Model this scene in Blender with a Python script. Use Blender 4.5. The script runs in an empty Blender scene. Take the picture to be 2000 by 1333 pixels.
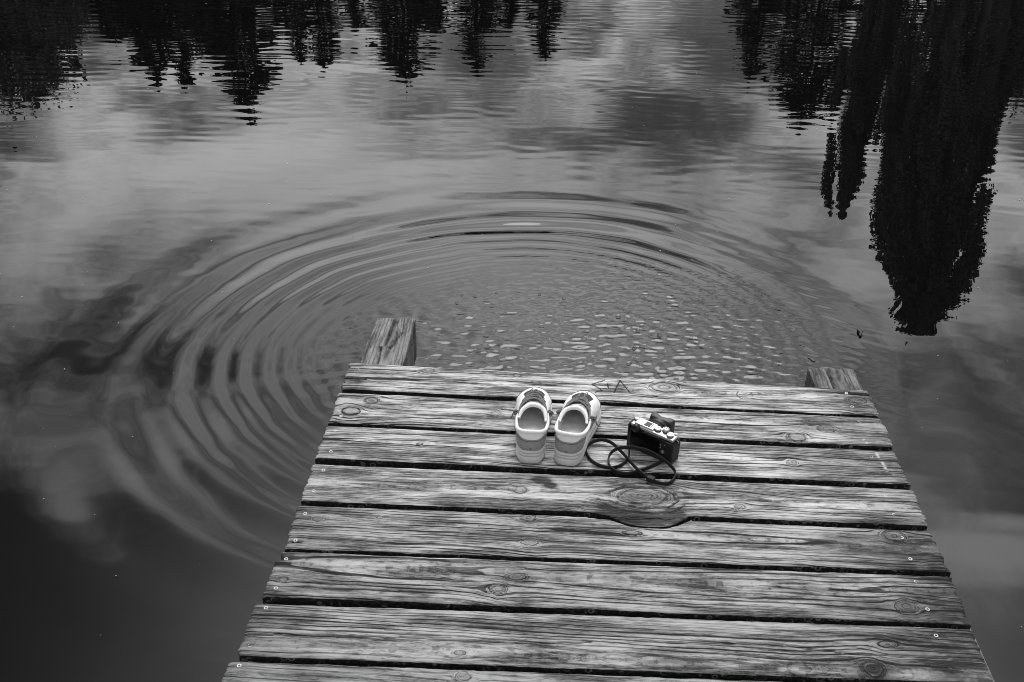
import bpy, bmesh, math, random
import numpy as np
from mathutils import Vector, Matrix

sc = bpy.context.scene
COL = sc.collection
R = math.radians

# ------------------------------------------------------------------ camera
def make_camera():
    yaw, pit, roll = -0.0422443, 0.5372402, 0.0173905
    F = Vector((math.sin(yaw)*math.cos(pit), math.cos(yaw)*math.cos(pit), -math.sin(pit)))
    r0 = Vector((math.cos(yaw), -math.sin(yaw), 0)); u0 = r0.cross(F)
    r = r0*math.cos(roll) + u0*math.sin(roll); u = -r0*math.sin(roll) + u0*math.cos(roll)
    cd = bpy.data.cameras.new('camera'); cd.sensor_width = 36; cd.lens = 36*1944/2000
    cd.clip_start = .05; cd.clip_end = 2000
    co = bpy.data.objects.new('view_camera', cd); COL.objects.link(co)
    m = Matrix((r, u, -F)).transposed().to_4x4(); m.translation = Vector((-0.15723, -2.38370, 1.52252))
    co.matrix_world = m; sc.camera = co
make_camera()

# ------------------------------------------------------------------ node helpers
class NT:
    def __init__(self, nt): self.nt = nt
    def n(self, typ, **kw):
        o = self.nt.nodes.new(typ)
        for k, v in kw.items(): setattr(o, k, v)
        return o
    def inp(self, sock, v):
        if v is None: return
        if hasattr(v, 'is_linked') or hasattr(v, 'node'): self.nt.links.new(v, sock)
        else: sock.default_value = v
    def m(self, op, a, b=None, c=None, clamp=False):
        o = self.n('ShaderNodeMath', operation=op); o.use_clamp = clamp
        for i, v in enumerate((a, b, c)): self.inp(o.inputs[i], v)
        return o.outputs[0]
    def add(self, a, b): return self.m('ADD', a, b)
    def mul(self, a, b): return self.m('MULTIPLY', a, b)
    def sub(self, a, b): return self.m('SUBTRACT', a, b)
    def ss(self, v, lo, hi, t0=0., t1=1.):
        o = self.n('ShaderNodeMapRange', interpolation_type='SMOOTHSTEP')
        self.inp(o.inputs[0], v)
        for i, q in enumerate((lo, hi, t0, t1)): self.inp(o.inputs[i+1], q)
        return o.outputs[0]
    def xyz(self, x, y, z=0.):
        o = self.n('ShaderNodeCombineXYZ')
        for i, v in enumerate((x, y, z)): self.inp(o.inputs[i], v)
        return o.outputs[0]
    def sep(self, v):
        o = self.n('ShaderNodeSeparateXYZ'); self.inp(o.inputs[0], v); return o.outputs
    def noise(self, vec, scale=1., detail=2., rough=.5, dist=0.):
        o = self.n('ShaderNodeTexNoise'); self.inp(o.inputs['Vector'], vec)
        o.inputs['Scale'].default_value = scale; o.inputs['Detail'].default_value = detail
        o.inputs['Roughness'].default_value = rough; o.inputs['Distortion'].default_value = dist
        return o.outputs[0]
    def mix(self, f, a, b):
        o = self.n('ShaderNodeMix', data_type='FLOAT'); self.inp(o.inputs[0], f); self.inp(o.inputs[2], a); self.inp(o.inputs[3], b)
        return o.outputs[0]
    def attr(self, name):
        o = self.n('ShaderNodeAttribute', attribute_name=name); return o.outputs['Fac']
    def grey(self, v):
        o = self.n('ShaderNodeCombineColor')
        for i in range(3): self.inp(o.inputs[i], v)
        return o.outputs[0]

# ------------------------------------------------------------------ sky, sun, exposure
SUN_EL, SUN_AZ = 54., 6.        # elevation; azimuth to the right of the jetty's direction
def make_world():
    w = bpy.data.worlds.new('World'); sc.world = w; w.use_nodes = True; w.cycles.sampling_method = 'MANUAL'; w.cycles.sample_map_resolution = 512
    T = NT(w.node_tree); w.node_tree.nodes.clear()
    out = T.n('ShaderNodeOutputWorld'); bg = T.n('ShaderNodeBackground'); bg.inputs[1].default_value = .10
    w.node_tree.links.new(bg.outputs[0], out.inputs[0])
    sky = T.n('ShaderNodeTexSky', sky_type='NISHITA'); sky.sun_disc = False
    sky.sun_elevation = R(SUN_EL); sky.sun_rotation = R(SUN_AZ); sky.air_density = 1.; sky.dust_density = .6
    bw = T.n('ShaderNodeRGBToBW'); w.node_tree.links.new(sky.outputs[0], bw.inputs[0])
    tc = T.n('ShaderNodeTexCoord'); x, y, z = T.sep(tc.outputs['Generated'])
    zc = T.add(T.m('MAXIMUM', z, .0), .10)
    u = T.m('DIVIDE', x, zc); v = T.m('DIVIDE', y, zc)
    p = T.xyz(u, v, 3.7)
    warp = T.noise(p, .55, 3., .5)
    p2 = T.xyz(T.add(u, T.mul(T.sub(warp, .5), 1.1)), T.add(v, T.mul(T.sub(warp, .5), .8)), 1.3)
    big = T.noise(p2, .80, 5., .55)
    fine = T.noise(p2, 3.4, 7., .62)
    # three cloud banks that the water shows, each a soft mound in the cloud layer
    def bank(cu, cv, ru, rv, amp):
        a = T.m('DIVIDE', T.sub(u, cu), ru); b = T.m('DIVIDE', T.sub(v, cv), rv)
        d = T.add(T.mul(a, a), T.mul(b, b))
        return T.mul(T.m('EXPONENT', T.mul(d, -1.)), amp)
    dens = T.add(T.mul(T.sub(big, .5), 2.6), T.mul(T.sub(fine, .5), 2.6))
    for b in BANKS: dens = T.add(dens, bank(*b))
    dens = T.sub(dens, .12); cov = T.ss(dens, -.62, .34)
    clear = T.mul(bw.outputs[0], CLEAR)
    cloud = T.add(CLOUD0, T.mul(T.ss(dens, -.5, 1.1), CLOUD1))
    # brightness of the thin cloud in front of the sun
    el, az = R(SUN_EL), R(SUN_AZ); sdir = (math.sin(az)*math.cos(el), math.cos(az)*math.cos(el), math.sin(el))
    dt = T.n('ShaderNodeVectorMath', operation='DOT_PRODUCT'); T.inp(dt.inputs[0], tc.outputs['Generated']); dt.inputs[1].default_value = sdir
    glow = T.mul(T.m('EXPONENT', T.m('DIVIDE', T.sub(dt.outputs['Value'], 1.), .036)), T.mul(GLOW, T.add(.45, T.mul(fine, 1.1))))
    w.node_tree.links.new(T.grey(T.add(T.mix(cov, clear, cloud), glow)), bg.inputs[0])
    sd = bpy.data.lights.new('sun', 'SUN'); sd.energy = .6; sd.angle = R(29); sd.color = (1., 1., 1.)
    so = bpy.data.objects.new('sun', sd); COL.objects.link(so)
    el, az = R(SUN_EL), R(SUN_AZ)
    d = Vector((math.sin(az)*math.cos(el), math.cos(az)*math.cos(el), math.sin(el)))
    so.rotation_euler = d.to_track_quat('Z', 'Y').to_euler(); so.location = (0, 0, 30)
GLOW = 82.
CLEAR, CLOUD0, CLOUD1 = .26, 5.5, 13.5
BANKS = [(-.2, 2.2, 1.5, .8, -.06), (-.62, 2.05, .30, .16, .35), (-.59, 1.03, .10, .07, .9), (-.76, 1.28, .13, .10, -.5), (-.85, 1.72, .5, .28, .12), (-.55, 1.15, .35, .35, .30), (-.46, .66, .45, .25, -1.7), (.57, .99, .14, .05, 1.0), (.62, 1.22, .22, .14, -.45), (.55, .74, .25, .14, -.8), (.05, 1.55, .40, .32, .55), (.72, 1.02, .16, .045, .6), (-.48, 1.0, .14, .09, .55)]
make_world()
sc.view_settings.view_transform = 'Standard'; sc.view_settings.look = 'None'
sc.view_settings.gamma = 1; sc.view_settings.use_curve_mapping = False
sc.view_settings.exposure = 0.5
sc.cycles.use_denoising = True; sc.cycles.use_adaptive_sampling = False; sc.cycles.filter_width = .9

# ------------------------------------------------------------------ mesh helpers
rng = np.random.default_rng(7)

def link(o, parent=None):
    COL.objects.link(o)
    if parent is not None: o.parent = parent
    return o

def mesh_obj(name, verts, faces, mats, parent=None, midx=None, smooth=True, attrs=None):
    """faces: array (n,4) or (n,3) or list of arrays; -> ONE mesh object"""
    me = bpy.data.meshes.new(name)
    V = np.asarray(verts, np.float32); fl = faces if isinstance(faces, list) else [faces]
    fl = [np.asarray(f, np.int32) for f in fl if len(f)]
    loops = np.concatenate([f.ravel() for f in fl]); sizes = np.concatenate([np.full(len(f), f.shape[1], np.int32) for f in fl])
    starts = np.concatenate([[0], np.cumsum(sizes)[:-1]]).astype(np.int32)
    me.vertices.add(len(V)); me.vertices.foreach_set('co', V.ravel())
    me.loops.add(len(loops)); me.loops.foreach_set('vertex_index', loops)
    me.polygons.add(len(sizes)); me.polygons.foreach_set('loop_start', starts); me.polygons.foreach_set('loop_total', sizes)
    if midx is not None: me.polygons.foreach_set('material_index', np.asarray(midx, np.int32))
    sm = np.full(len(sizes), bool(smooth)) if np.isscalar(smooth) else np.asarray(smooth, bool)
    me.polygons.foreach_set('use_smooth', sm)
    for m in (mats if isinstance(mats, (list, tuple)) else [mats]): me.materials.append(m)
    for k, a in (attrs or {}).items():
        at = me.attributes.new(k, 'FLOAT', 'POINT'); at.data.foreach_set('value', np.asarray(a, np.float32))
    me.update(); me.validate()
    return link(bpy.data.objects.new(name, me), parent)

def empty(name, loc, rz=0., **props):
    o = bpy.data.objects.new(name, None); o.location = loc; o.rotation_euler = (0, 0, rz); COL.objects.link(o)
    o.empty_display_size = .05
    for k, v in props.items(): o[k] = v
    return o

def tag(o, **props):
    for k, v in props.items(): o[k] = v
    return o

def grid_faces(ni, nj, wrap_i=False, wrap_j=False, flip=False):
    """index = i*nj + j"""
    I = np.arange(ni if wrap_i else ni-1); J = np.arange(nj if wrap_j else nj-1)
    i, j = np.meshgrid(I, J, indexing='ij'); i = i.ravel(); j = j.ravel()
    a = i*nj+j; b = ((i+1) % ni)*nj+j; c = ((i+1) % ni)*nj+(j+1) % nj; d = i*nj+(j+1) % nj
    f = np.stack([a, b, c, d], 1)
    return f[:, ::-1] if flip else f

class Geo:
    """collects pieces for ONE mesh object"""
    def __init__(s): s.v = []; s.q = []; s.t = []; s.n = 0
    def add(s, v, q=None, t=None):
        v = np.asarray(v, float).reshape(-1, 3)
        if q is not None and len(q): s.q.append(np.asarray(q)+s.n)
        if t is not None and len(t): s.t.append(np.asarray(t)+s.n)
        s.v.append(v); s.n += len(v); return s
    def build(s, name, mat, parent=None, smooth=True):
        fs = []
        if s.q: fs.append(np.concatenate(s.q))
        if s.t: fs.append(np.concatenate(s.t))
        return mesh_obj(name, np.concatenate(s.v), fs, mat, parent, smooth=smooth)
    def tube(s, path, rad, nseg=8, closed=False, flat=None, up=None):
        """rad: number or per-point; flat: (a,b) half sizes of an elliptical/flat strap"""
        P = np.asarray(path, float); n = len(P)
        if closed: T = np.roll(P, -1, 0)-np.roll(P, 1, 0)
        else: T = np.gradient(P, axis=0)
        T /= np.linalg.norm(T, axis=1)[:, None]+1e-12
        if up is None:
            N = np.zeros((n, 3)); ref = np.array([0, 0, 1.]) if abs(T[0, 2]) < .9 else np.array([1., 0, 0])
            N[0] = ref-T[0]*(ref@T[0]); N[0] /= np.linalg.norm(N[0])
            for i in range(1, n):
                N[i] = N[i-1]-T[i]*(N[i-1]@T[i]); N[i] /= np.linalg.norm(N[i])+1e-12
        else:
            up = np.broadcast_to(np.asarray(up, float), (n, 3)); N = up-T*(up*T).sum(1)[:, None]; N /= np.linalg.norm(N, axis=1)[:, None]
        B = np.cross(T, N); a = np.linspace(0, 2*np.pi, nseg, endpoint=False)
        if flat is None:
            rr = np.broadcast_to(np.asarray(rad, float), (n,)); ra = rb = rr
        else: ra, rb = np.full(n, flat[0]), np.full(n, flat[1])
        ca, sa = np.cos(a), np.sin(a)
        if flat is not None:                       # squarish section
            ca, sa = np.sign(ca)*np.abs(ca)**.5, np.sign(sa)*np.abs(sa)**.5
        V = P[:, None]+N[:, None]*(ca[None, :, None]*ra[:, None, None])+B[:, None]*(sa[None, :, None]*rb[:, None, None])
        q = grid_faces(n, nseg, wrap_i=closed, wrap_j=True, flip=True)
        V = V.reshape(-1, 3); t = None
        if not closed:
            V = np.vstack([V, P[0], P[-1]]); k = len(V)-2; j = np.arange(nseg); j1 = (j+1) % nseg
            t = np.concatenate([np.stack([np.full(nseg, k), j1, j], 1)[:, ::-1], np.stack([np.full(nseg, k+1), (n-1)*nseg+j, (n-1)*nseg+j1], 1)[:, ::-1]])
        return s.add(V, q, t)
    def lathe(s, prof, axis_o=(0, 0, 0), axis='z', seg=32):
        """prof: list of (r, h)"""
        pr = np.asarray(prof, float); a = np.linspace(0, 2*np.pi, seg, endpoint=False)
        r = pr[:, 0][:, None]; h = np.broadcast_to(pr[:, 1][:, None], (len(pr), seg))
        x, y = r*np.cos(a), r*np.sin(a)
        V = np.stack([x, y, h], -1) if axis == 'z' else (np.stack([x, h, -y], -1) if axis == 'y' else np.stack([h, x, y], -1))
        return s.add(V.reshape(-1, 3)+np.asarray(axis_o), grid_faces(len(pr), seg, wrap_j=True, flip=True))
    def box(s, lo, hi, bev=0., rot=None, org=None, seg=2):
        bm = bmesh.new(); bmesh.ops.create_cube(bm, size=1.)
        lo = np.asarray(lo, float); hi = np.asarray(hi, float)
        for v in bm.verts: v.co = Vector((np.array(v.co)+.5)*(hi-lo)+lo)
        if bev: bmesh.ops.bevel(bm, geom=bm.edges[:], offset=bev, segments=seg, profile=.6, affect='EDGES')
        bm.normal_update(); bmesh.ops.triangulate(bm, faces=bm.faces[:]); bm.verts.index_update()
        V = np.array([v.co[:] for v in bm.verts]); Tt = np.array([[v.index for v in f.verts] for f in bm.faces]); bm.free()
        if rot is not None: V = (V-np.asarray(org))@np.asarray(rot).T+np.asarray(org)
        return s.add(V, None, Tt)

def rotz(a): c, s_ = math.cos(a), math.sin(a); return np.array([[c, -s_, 0], [s_, c, 0], [0, 0, 1.]])

def cspline(P, n, closed=False):
    """Catmull-Rom, n samples"""
    P = np.asarray(P, float); m = len(P)
    t = np.linspace(0, m if closed else m-1, n, endpoint=not closed)
    i = np.minimum(t.astype(int), (m-1) if closed else (m-2)); f = (t-i)[:, None]
    g = (lambda k: P[k % m]) if closed else (lambda k: P[np.clip(k, 0, m-1)])
    a, b, c, d = g(i-1), g(i), g(i+1), g(i+2)
    return .5*(2*b+(c-a)*f+(2*a-5*b+4*c-d)*f**2+(-a+3*b-3*c+d)*f**3)

def vnoise(x, y, seed=0):
    """smooth value noise in [-1,1]"""
    def h(i, j):
        k = (i.astype(np.int64)*374761393+j.astype(np.int64)*668265263+seed*1442695041) & 0xffffffff
        k = ((k ^ (k >> 13))*1274126177) & 0xffffffff
        return ((k ^ (k >> 16)) & 0xffff)/32767.5-1
    x = np.asarray(x, float); y = np.broadcast_to(np.asarray(y, float), x.shape)
    i = np.floor(x); j = np.floor(y); u = x-i; v = y-j
    u = u*u*u*(u*(6*u-15)+10); v = v*v*v*(v*(6*v-15)+10)
    return (h(i, j)*(1-u)+h(i+1, j)*u)*(1-v)+(h(i, j+1)*(1-u)+h(i+1, j+1)*u)*v

def seg_dist(X, Y, poly):
    D = np.full(X.shape, 1e9)
    for (x0, y0), (x1, y1) in zip(poly[:-1], poly[1:]):
        dx, dy = x1-x0, y1-y0; t = np.clip(((X-x0)*dx+(Y-y0)*dy)/(dx*dx+dy*dy+1e-12), 0, 1)
        D = np.minimum(D, np.hypot(X-x0-t*dx, Y-y0-t*dy))
    return D

def sstep(x, a, b):
    t = np.clip((x-a)/(b-a), 0, 1); return t*t*(3-2*t)

# ------------------------------------------------------------------ materials
def mat(name, fn):
    m = bpy.data.materials.new(name); m.use_nodes = True; T = NT(m.node_tree)
    b = m.node_tree.nodes['Principled BSDF']; fn(T, b); return m

def simple(name, val, rough, metal=0., spec=.5, var=.15, vscale=60., bump=0., bscale=300., coat=0.):
    def fn(T, b):
        tc = T.n('ShaderNodeTexCoord'); o = tc.outputs['Object']
        nz = T.noise(o, vscale, 4., .6)
        T.inp(b.inputs['Base Color'], T.grey(T.mul(val, T.add(1-var, T.mul(nz, 2*var)))))
        T.inp(b.inputs['Roughness'], T.add(rough-.06, T.mul(nz, .12)))
        b.inputs['Metallic'].default_value = metal; b.inputs['Specular IOR Level'].default_value = spec
        b.inputs['Coat Weight'].default_value = coat
        if bump:
            bp = T.n('ShaderNodeBump'); bp.inputs['Strength'].default_value = 1.; bp.inputs['Distance'].default_value = bump
            T.inp(bp.inputs['Height'], T.noise(o, bscale, 3., .6)); T.inp(b.inputs['Normal'], bp.outputs[0])
    return mat(name, fn)

def wood_fn(tone, line_k=1.):
    def fn(T, b):
        x = T.attr('along'); y = T.attr('across')
        oi = T.n('ShaderNodeObjectInfo'); rnd = T.mul(oi.outputs['Random'], 57.)
        g = T.attr('grain'); kn = T.attr('knot'); st = T.attr('stain'); pale = T.attr('pale'); cut = T.attr('cut')
        wob = T.mul(T.sub(T.noise(T.xyz(T.mul(x, 9.), T.mul(y, 60.), rnd), 1., 2., .5), .5), .004)
        g = T.add(g, wob)
        bands = T.noise(T.xyz(T.mul(x, 1.1), T.mul(g, 175.), rnd), 1., 1.5, .5)           # late-wood ridges
        thin = T.noise(T.xyz(T.mul(x, 2.4), T.mul(g, 480.), T.add(rnd, 9.)), 1., 2., .6)    # thin checks between
        fib = T.noise(T.xyz(T.mul(x, 30.), T.mul(g, 1100.), rnd), 1., 3., .65)              # fibres
        patch = T.noise(T.xyz(T.mul(x, 6.), T.mul(y, 46.), T.add(rnd, 4.)), 1., 5., .65)    # weathering patches
        mould = T.noise(T.xyz(T.mul(x, 46.), T.mul(g, 420.), T.add(rnd, 21.)), 1., 5., .72)  # black mildew in streaks
        tick = T.noise(T.xyz(T.mul(x, 55.), T.mul(g, 620.), T.add(rnd, 33.)), 1., 2., .6)   # short dark ticks
        ph = T.add(T.m('DIVIDE', g, .0102), T.mul(T.noise(T.xyz(T.mul(x, 1.2), T.mul(g, 42.), T.add(rnd, 2.)), 1., 2., .5), 2.0))
        ph2 = T.add(T.m('DIVIDE', g, .0047), T.mul(T.noise(T.xyz(T.mul(x, 2.), T.mul(g, 80.), T.add(rnd, 5.)), 1., 2., .5), 2.0))
        wv = T.m('SINE', T.mul(ph, 6.2832)); wv2 = T.m('SINE', T.mul(ph2, 6.2832))
        brk = T.ss(patch, .34, .64, 1., 0.); pb = T.ss(mould, .36, .58, 0., 1.)
        str1 = T.add(.26, T.add(T.mul(brk, .48), T.mul(T.ss(bands, .60, .40), .55)))
        lm = T.noise(T.xyz(T.mul(x, 3.2), T.mul(g, 120.), T.add(rnd, 41.)), 1., 3., .6)
        l1 = T.mul(T.ss(T.add(wv, T.mul(T.sub(lm, .5), 2.2)), .50, .80), str1)
        l2 = T.mul(T.ss(T.add(wv2, T.mul(T.sub(tick, .5), 1.6)), .30, .95), T.mul(brk, T.ss(thin, .60, .42)))
        l3 = T.mul(T.ss(thin, .47, .40), pb)
        lines = T.m('MAXIMUM', T.m('MINIMUM', l1, 1.), T.m('MAXIMUM', T.mul(l2, .75), T.mul(l3, T.add(.25, T.mul(brk, .6)))))
        mo = T.mul(T.ss(mould, .53, .60), T.ss(patch, .56, .36))
        tk = T.mul(T.ss(tick, .55, .62), T.ss(patch, .78, .42))
        v = T.mul(tone, T.add(.50, T.mul(T.ss(patch, .36, .62), .92)))
        v = T.mul(v, T.sub(1., T.mul(lines, .96*line_k)))
        v = T.mul(v, T.sub(1., T.mul(mo, .60)))
        blot = T.noise(T.xyz(T.mul(x, 3.1), T.mul(y, 13.), T.add(rnd, 77.)), 1., 4., .62)
        v = T.mul(v, T.sub(1., T.mul(T.mul(T.ss(blot, .54, .70), T.ss(mould, .30, .56, .35, 1.)), .55)))
        v = T.mul(v, T.sub(1., T.mul(tk, .55)))
        v = T.mul(v, T.add(.66, T.mul(fib, .68)))
        # knots: dark outline, mid-tone heart with rings
        ring = T.mul(T.ss(kn, .84, .97), T.ss(kn, 1.12, 1.0)); core = T.ss(kn, 1.02, .86)
        kr = T.noise(T.xyz(T.mul(kn, 7.), T.mul(y, 90.), T.mul(x, 60.)), 1., 4., .65)
        v = T.mix(T.mul(core, .55), v, T.mul(tone, T.ss(kr, .30, .66, .10, 1.05)))
        v = T.mul(v, T.sub(1., T.mul(ring, T.ss(mould, .35, .55, .10, .75))))
        sn = T.noise(T.xyz(T.mul(x, 30.), T.mul(y, 90.), rnd), 1., 4., .65)
        sm = T.m('MULTIPLY', st, T.ss(sn, .2, .62, .45, 1.15), clamp=True)
        v = T.mul(v, T.sub(1., T.mul(sm, .86)))
        v = T.mix(T.mul(pale, T.ss(fib, .3, .55, .4, 1.)), v, .55)
        v = T.mix(cut, v, .035)
        T.inp(b.inputs['Base Color'], T.grey(v)); b.inputs['Roughness'].default_value = .78
        b.inputs['Specular IOR Level'].default_value = .25
        hgt = T.sub(T.add(T.mul(lines, -.0011), T.mul(fib, .0004)), T.add(T.mul(ring, .0010), T.mul(cut, .0015)))
        bp = T.n('ShaderNodeBump'); bp.inputs['Strength'].default_value = .9; bp.inputs['Distance'].default_value = 1.
        T.inp(bp.inputs['Height'], hgt); T.inp(b.inputs['Normal'], bp.outputs[0])
    return fn
def edge_fn(T, b):
    tc = T.n('ShaderNodeTexCoord'); o = tc.outputs['Object']
    vo = T.n('ShaderNodeTexVoronoi', feature='F1'); T.inp(vo.inputs['Vector'], o); vo.inputs['Scale'].default_value = 55.
    rg = T.mul(T.ss(vo.outputs['Distance'], .22, .32), T.ss(vo.outputs['Distance'], .46, .36))
    nz = T.noise(o, 14., 4., .6); keep = T.ss(nz, .46, .60)
    sp = T.noise(o, 140., 4., .7)
    v = T.add(T.add(.012, T.mul(T.ss(sp, .45, .75), .05)), T.mul(T.mul(rg, keep), T.mul(sp, .32)))  # lichen rings over moss, base painted extra dark as shade in the gaps
    T.inp(b.inputs['Base Color'], T.grey(v)); b.inputs['Roughness'].default_value = .85
    b.inputs['Specular IOR Level'].default_value = .2
    bp = T.n('ShaderNodeBump'); bp.inputs['Strength'].default_value = .8; bp.inputs['Distance'].default_value = .002
    T.inp(bp.inputs['Height'], sp); T.inp(b.inputs['Normal'], bp.outputs[0])
def end_fn(T, b):
    tc = T.n('ShaderNodeTexCoord'); x, y, z = T.sep(tc.outputs['Object'])
    n1 = T.noise(T.xyz(T.mul(x, 30.), T.mul(y, 210.), T.mul(z, 60.)), 1., 3., .6)
    T.inp(b.inputs['Base Color'], T.grey(T.add(.03, T.mul(T.ss(n1, .35, .7), .16)))); b.inputs['Roughness'].default_value = .9

M_EDGE = mat('mossy_shaded_plank_edge', edge_fn); M_END = mat('plank_end_grain', end_fn)
WOODS = {}
def wood(tone, k=1.):
    key = (round(tone, 3), k)
    if key not in WOODS: WOODS[key] = mat('weathered_wood_%d' % len(WOODS), wood_fn(tone, k))
    return WOODS[key]

def water_fn(T, b):
    b.inputs['Base Color'].default_value = (.0025, .0025, .0025, 1); b.inputs['Roughness'].default_value = 0.
    b.inputs['IOR'].default_value = 1.333; b.inputs['Specular IOR Level'].default_value = .5
M_WATER = mat('lake_water', water_fn)

# ------------------------------------------------------------------ water (ground level of the place: z = -0.5)
WZ = -.5
def spectral(n, size, lam_lo, lam_hi, ang0, spread, seed):
    """random wave field with unit rms slope, periodic tile"""
    r = np.random.default_rng(seed); k = np.fft.fftfreq(n, size/n)*2*np.pi
    KX, KY = np.meshgrid(k, k, indexing='ij'); K = np.hypot(KX, KY)+1e-9
    lk, hk = 2*np.pi/lam_hi, 2*np.pi/lam_lo
    A = np.exp(-((np.log(K)-np.log(np.sqrt(lk*hk)))/(.5*np.log(hk/lk)+.05))**2*1.2)/K**1.5
    th = np.arctan2(KY, KX)-ang0; A *= np.exp(-(np.sin(th)/spread)**2)
    h = np.fft.ifft2(A*(r.normal(size=(n, n))+1j*r.normal(size=(n, n)))).real
    gx = np.gradient(h, size/n, axis=0); gy = np.gradient(h, size/n, axis=1)
    return h/np.sqrt((gx**2+gy**2).mean())
def tile(h, size, X, Y):
    n = len(h); u = (X/size*n) % n; v = (Y/size*n) % n
    i = np.floor(u).astype(int); j = np.floor(v).astype(int); a = u-i; b = v-j; i %= n; j %= n; i1 = (i+1) % n; j1 = (j+1) % n
    return (h[i, j]*(1-a)+h[i1, j]*a)*(1-b)+(h[i, j1]*(1-a)+h[i1, j1]*a)*b

CREST = [.30, .37, .44, .505, .57, .635, .70, .775, .86, .945, 1.085, 1.32, 1.62, 1.98]
def ring_wave(r, amp):
    ph = np.interp(r, CREST, np.arange(len(CREST))*2*np.pi)
    return amp*np.cos(ph)

def make_water():
    def axis(lo, hi, step, outs):
        a = [np.arange(lo, hi, step)]
        for side, seq in outs.items():
            for (to, st) in seq:
                e = a[-1][-1] if side == '+' else a[0][0]
                if side == '+': a.append(np.arange(e+st, to, st))
                else: a.insert(0, np.arange(e-st, to, -st)[::-1])
        return np.concatenate(a)
    xs = axis(-2.1, 1.75, .0095, {'+': [(4.6, .0185), (5.4, .04), (14, .5), (300, 12)], '-': [(-5.4, .021), (-6.2, .05), (-14, .5), (-300, 12)]})
    ys = axis(-.45, 2.75, .0085, {'+': [(6.4, .0185), (8.6, .022), (9.4, .05), (14, .4), (90, 5)], '-': [(-1.6, .03), (-4, .3), (-60, 5)]})
    X, Y = np.meshgrid(xs, ys, indexing='ij')
    S1, S2 = (-.12, 1.06), (-.48, .90)
    r1 = np.hypot(X-S1[0], Y-S1[1]); r2 = np.hypot(X-S2[0], Y-S2[1])
    lam = lambda r: np.interp(r, [.3, .6, .9, 1.1, 1.4, 2.], [.065, .066, .085, .18, .27, .36])
    slope = lambda r: np.interp(r, [.2, .45, .62, .85, 1.0, 1.1, 1.25, 1.4, 1.6, 1.9, 2.2], [.0, .016, .050, .080, .095, .100, .058, .022, .008, .001, 0.])
    H = np.zeros_like(X)
    kk = .16; r = -kk*np.log(np.exp(-r1/kk)+np.exp(-r2/kk))+kk*np.log(2)*np.exp(-np.minimum(r1, r2)/.6)
    cx, cy = (S1[0]+S2[0])/2, (S1[1]+S2[1])/2; th = np.arctan2(Y-cy, X-cx); ct, st_ = np.cos(th), np.sin(th)
    rw = r*(1+.022*vnoise(ct*2.2+9, st_*2.2+r*.5, 3)+.007*vnoise(ct*7+3, st_*7+r*2, 8))
    mod = np.clip(1+.55*vnoise(ct*3+7, st_*3+r*3, 4), .2, 1.4)
    openw = sstep(ct, -.55, .05)*sstep(st_, .05, .35)                # the open side, away from the jetty and to the right
    sl = slope(rw)*(1-.55*sstep(rw, .85, .55)*sstep(ct, -.5, .1))*(1-.70*openw*np.exp(-((rw-1.1)/.22)**2))*(1-.60*sstep(ct, .60, .92))
    H += mod*ring_wave(rw, sl*lam(r)/(2*np.pi))
    # the leading crest: a slow rise and a short steep face
    rg = np.linspace(.6, 1.7, 600); pr = -.080*np.exp(-((rg-.985)/.030)**2)+.112*np.exp(-((rg-1.085)/.042)**2)
    pr2 = -.045*np.exp(-((rg-1.205)/.060)**2)+.055*np.exp(-((rg-1.325)/.050)**2)-.022*np.exp(-((rg-1.45)/.08)**2)
    ih = np.cumsum(pr)*(rg[1]-rg[0]); ih -= ih[-1]; ih2 = np.cumsum(pr2)*(rg[1]-rg[0]); ih2 -= ih2[-1]; rj = r*(1+.010*vnoise(ct*3+5, st_*3, 31))
    H += np.interp(rj, rg, ih2, left=ih2[0], right=0.)*openw*(1-.95*sstep(ct, .45, .80))*sstep(r, .55, .95)
    H += np.interp(r*(1+.010*vnoise(ct*3+5, st_*3, 31)), rg, ih, left=ih[0], right=0.)*openw*(1-.45*sstep(ct, .60, .95))*(1+.25*vnoise(ct*6, st_*6+3, 33))*sstep(r, .55, .95)
    # fine arcs that ride on the rings, chop where the feet stirred the water, drift ripples of the open lake
    fA = spectral(1024, 6., .026, .085, np.pi/2, .85, 1)
    fC = spectral(1024, 6., .05, .12, 1.1, 2.5, 2)
    fB = spectral(1024, 12., .085, .20, np.pi/2, .42, 3)
    fD = spectral(1024, 9., .035, .08, np.pi/2-.5, .3, 5)
    e = np.clip(1-np.hypot((X-.06)/1.12, (Y-.80)/1.14), 0, 1); chop = sstep(e, 0, .62)*(1+.35*vnoise(X*3.1, Y*3.7, 55))
    e2 = np.clip(1-np.hypot((X+.62)/.52, (Y-.85)/.62), 0, 1)
    hA = tile(fA, 6., X, Y)
    H += tile(fA, 6., X, Y+.9*hA)*.135*chop + tile(fC, 6., X, Y)*(.022*chop+.060*sstep(e2, 0, .6))
    er = np.exp(-((r1-1.0)/.22)**2)*sstep(X, .1, .8)*sstep(Y, 0., .4)
    H += tile(fD, 6., X*.67, Y*.67)*.018*er
    far = np.interp(Y, [-1, 2.2, 3.2, 4.2, 5.2, 6.5, 9], [.0010, .0018, .0032, .0036, .0042, .0055, .0065])
    far = far*np.clip((16-Y)/4, 0, 1)*np.clip((9-np.abs(X))/3, 0, 1)
    H += tile(fB, 12., X, Y)*far
    swell = spectral(512, 30., .7, 2.2, np.pi/2+.3, .9, 11)
    H += tile(swell, 30., X, Y)*.0028*np.clip((12-Y)/4, 0, 1)*np.clip((9-np.abs(X))/3, 0, 1)
    V = np.stack([X, Y, WZ+H], -1).reshape(-1, 3)
    o = mesh_obj('water', V, grid_faces(len(xs), len(ys)), M_WATER)
    tag(o, kind='structure', label='dark still lake water with round ripples spreading from the jetty end')
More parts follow.
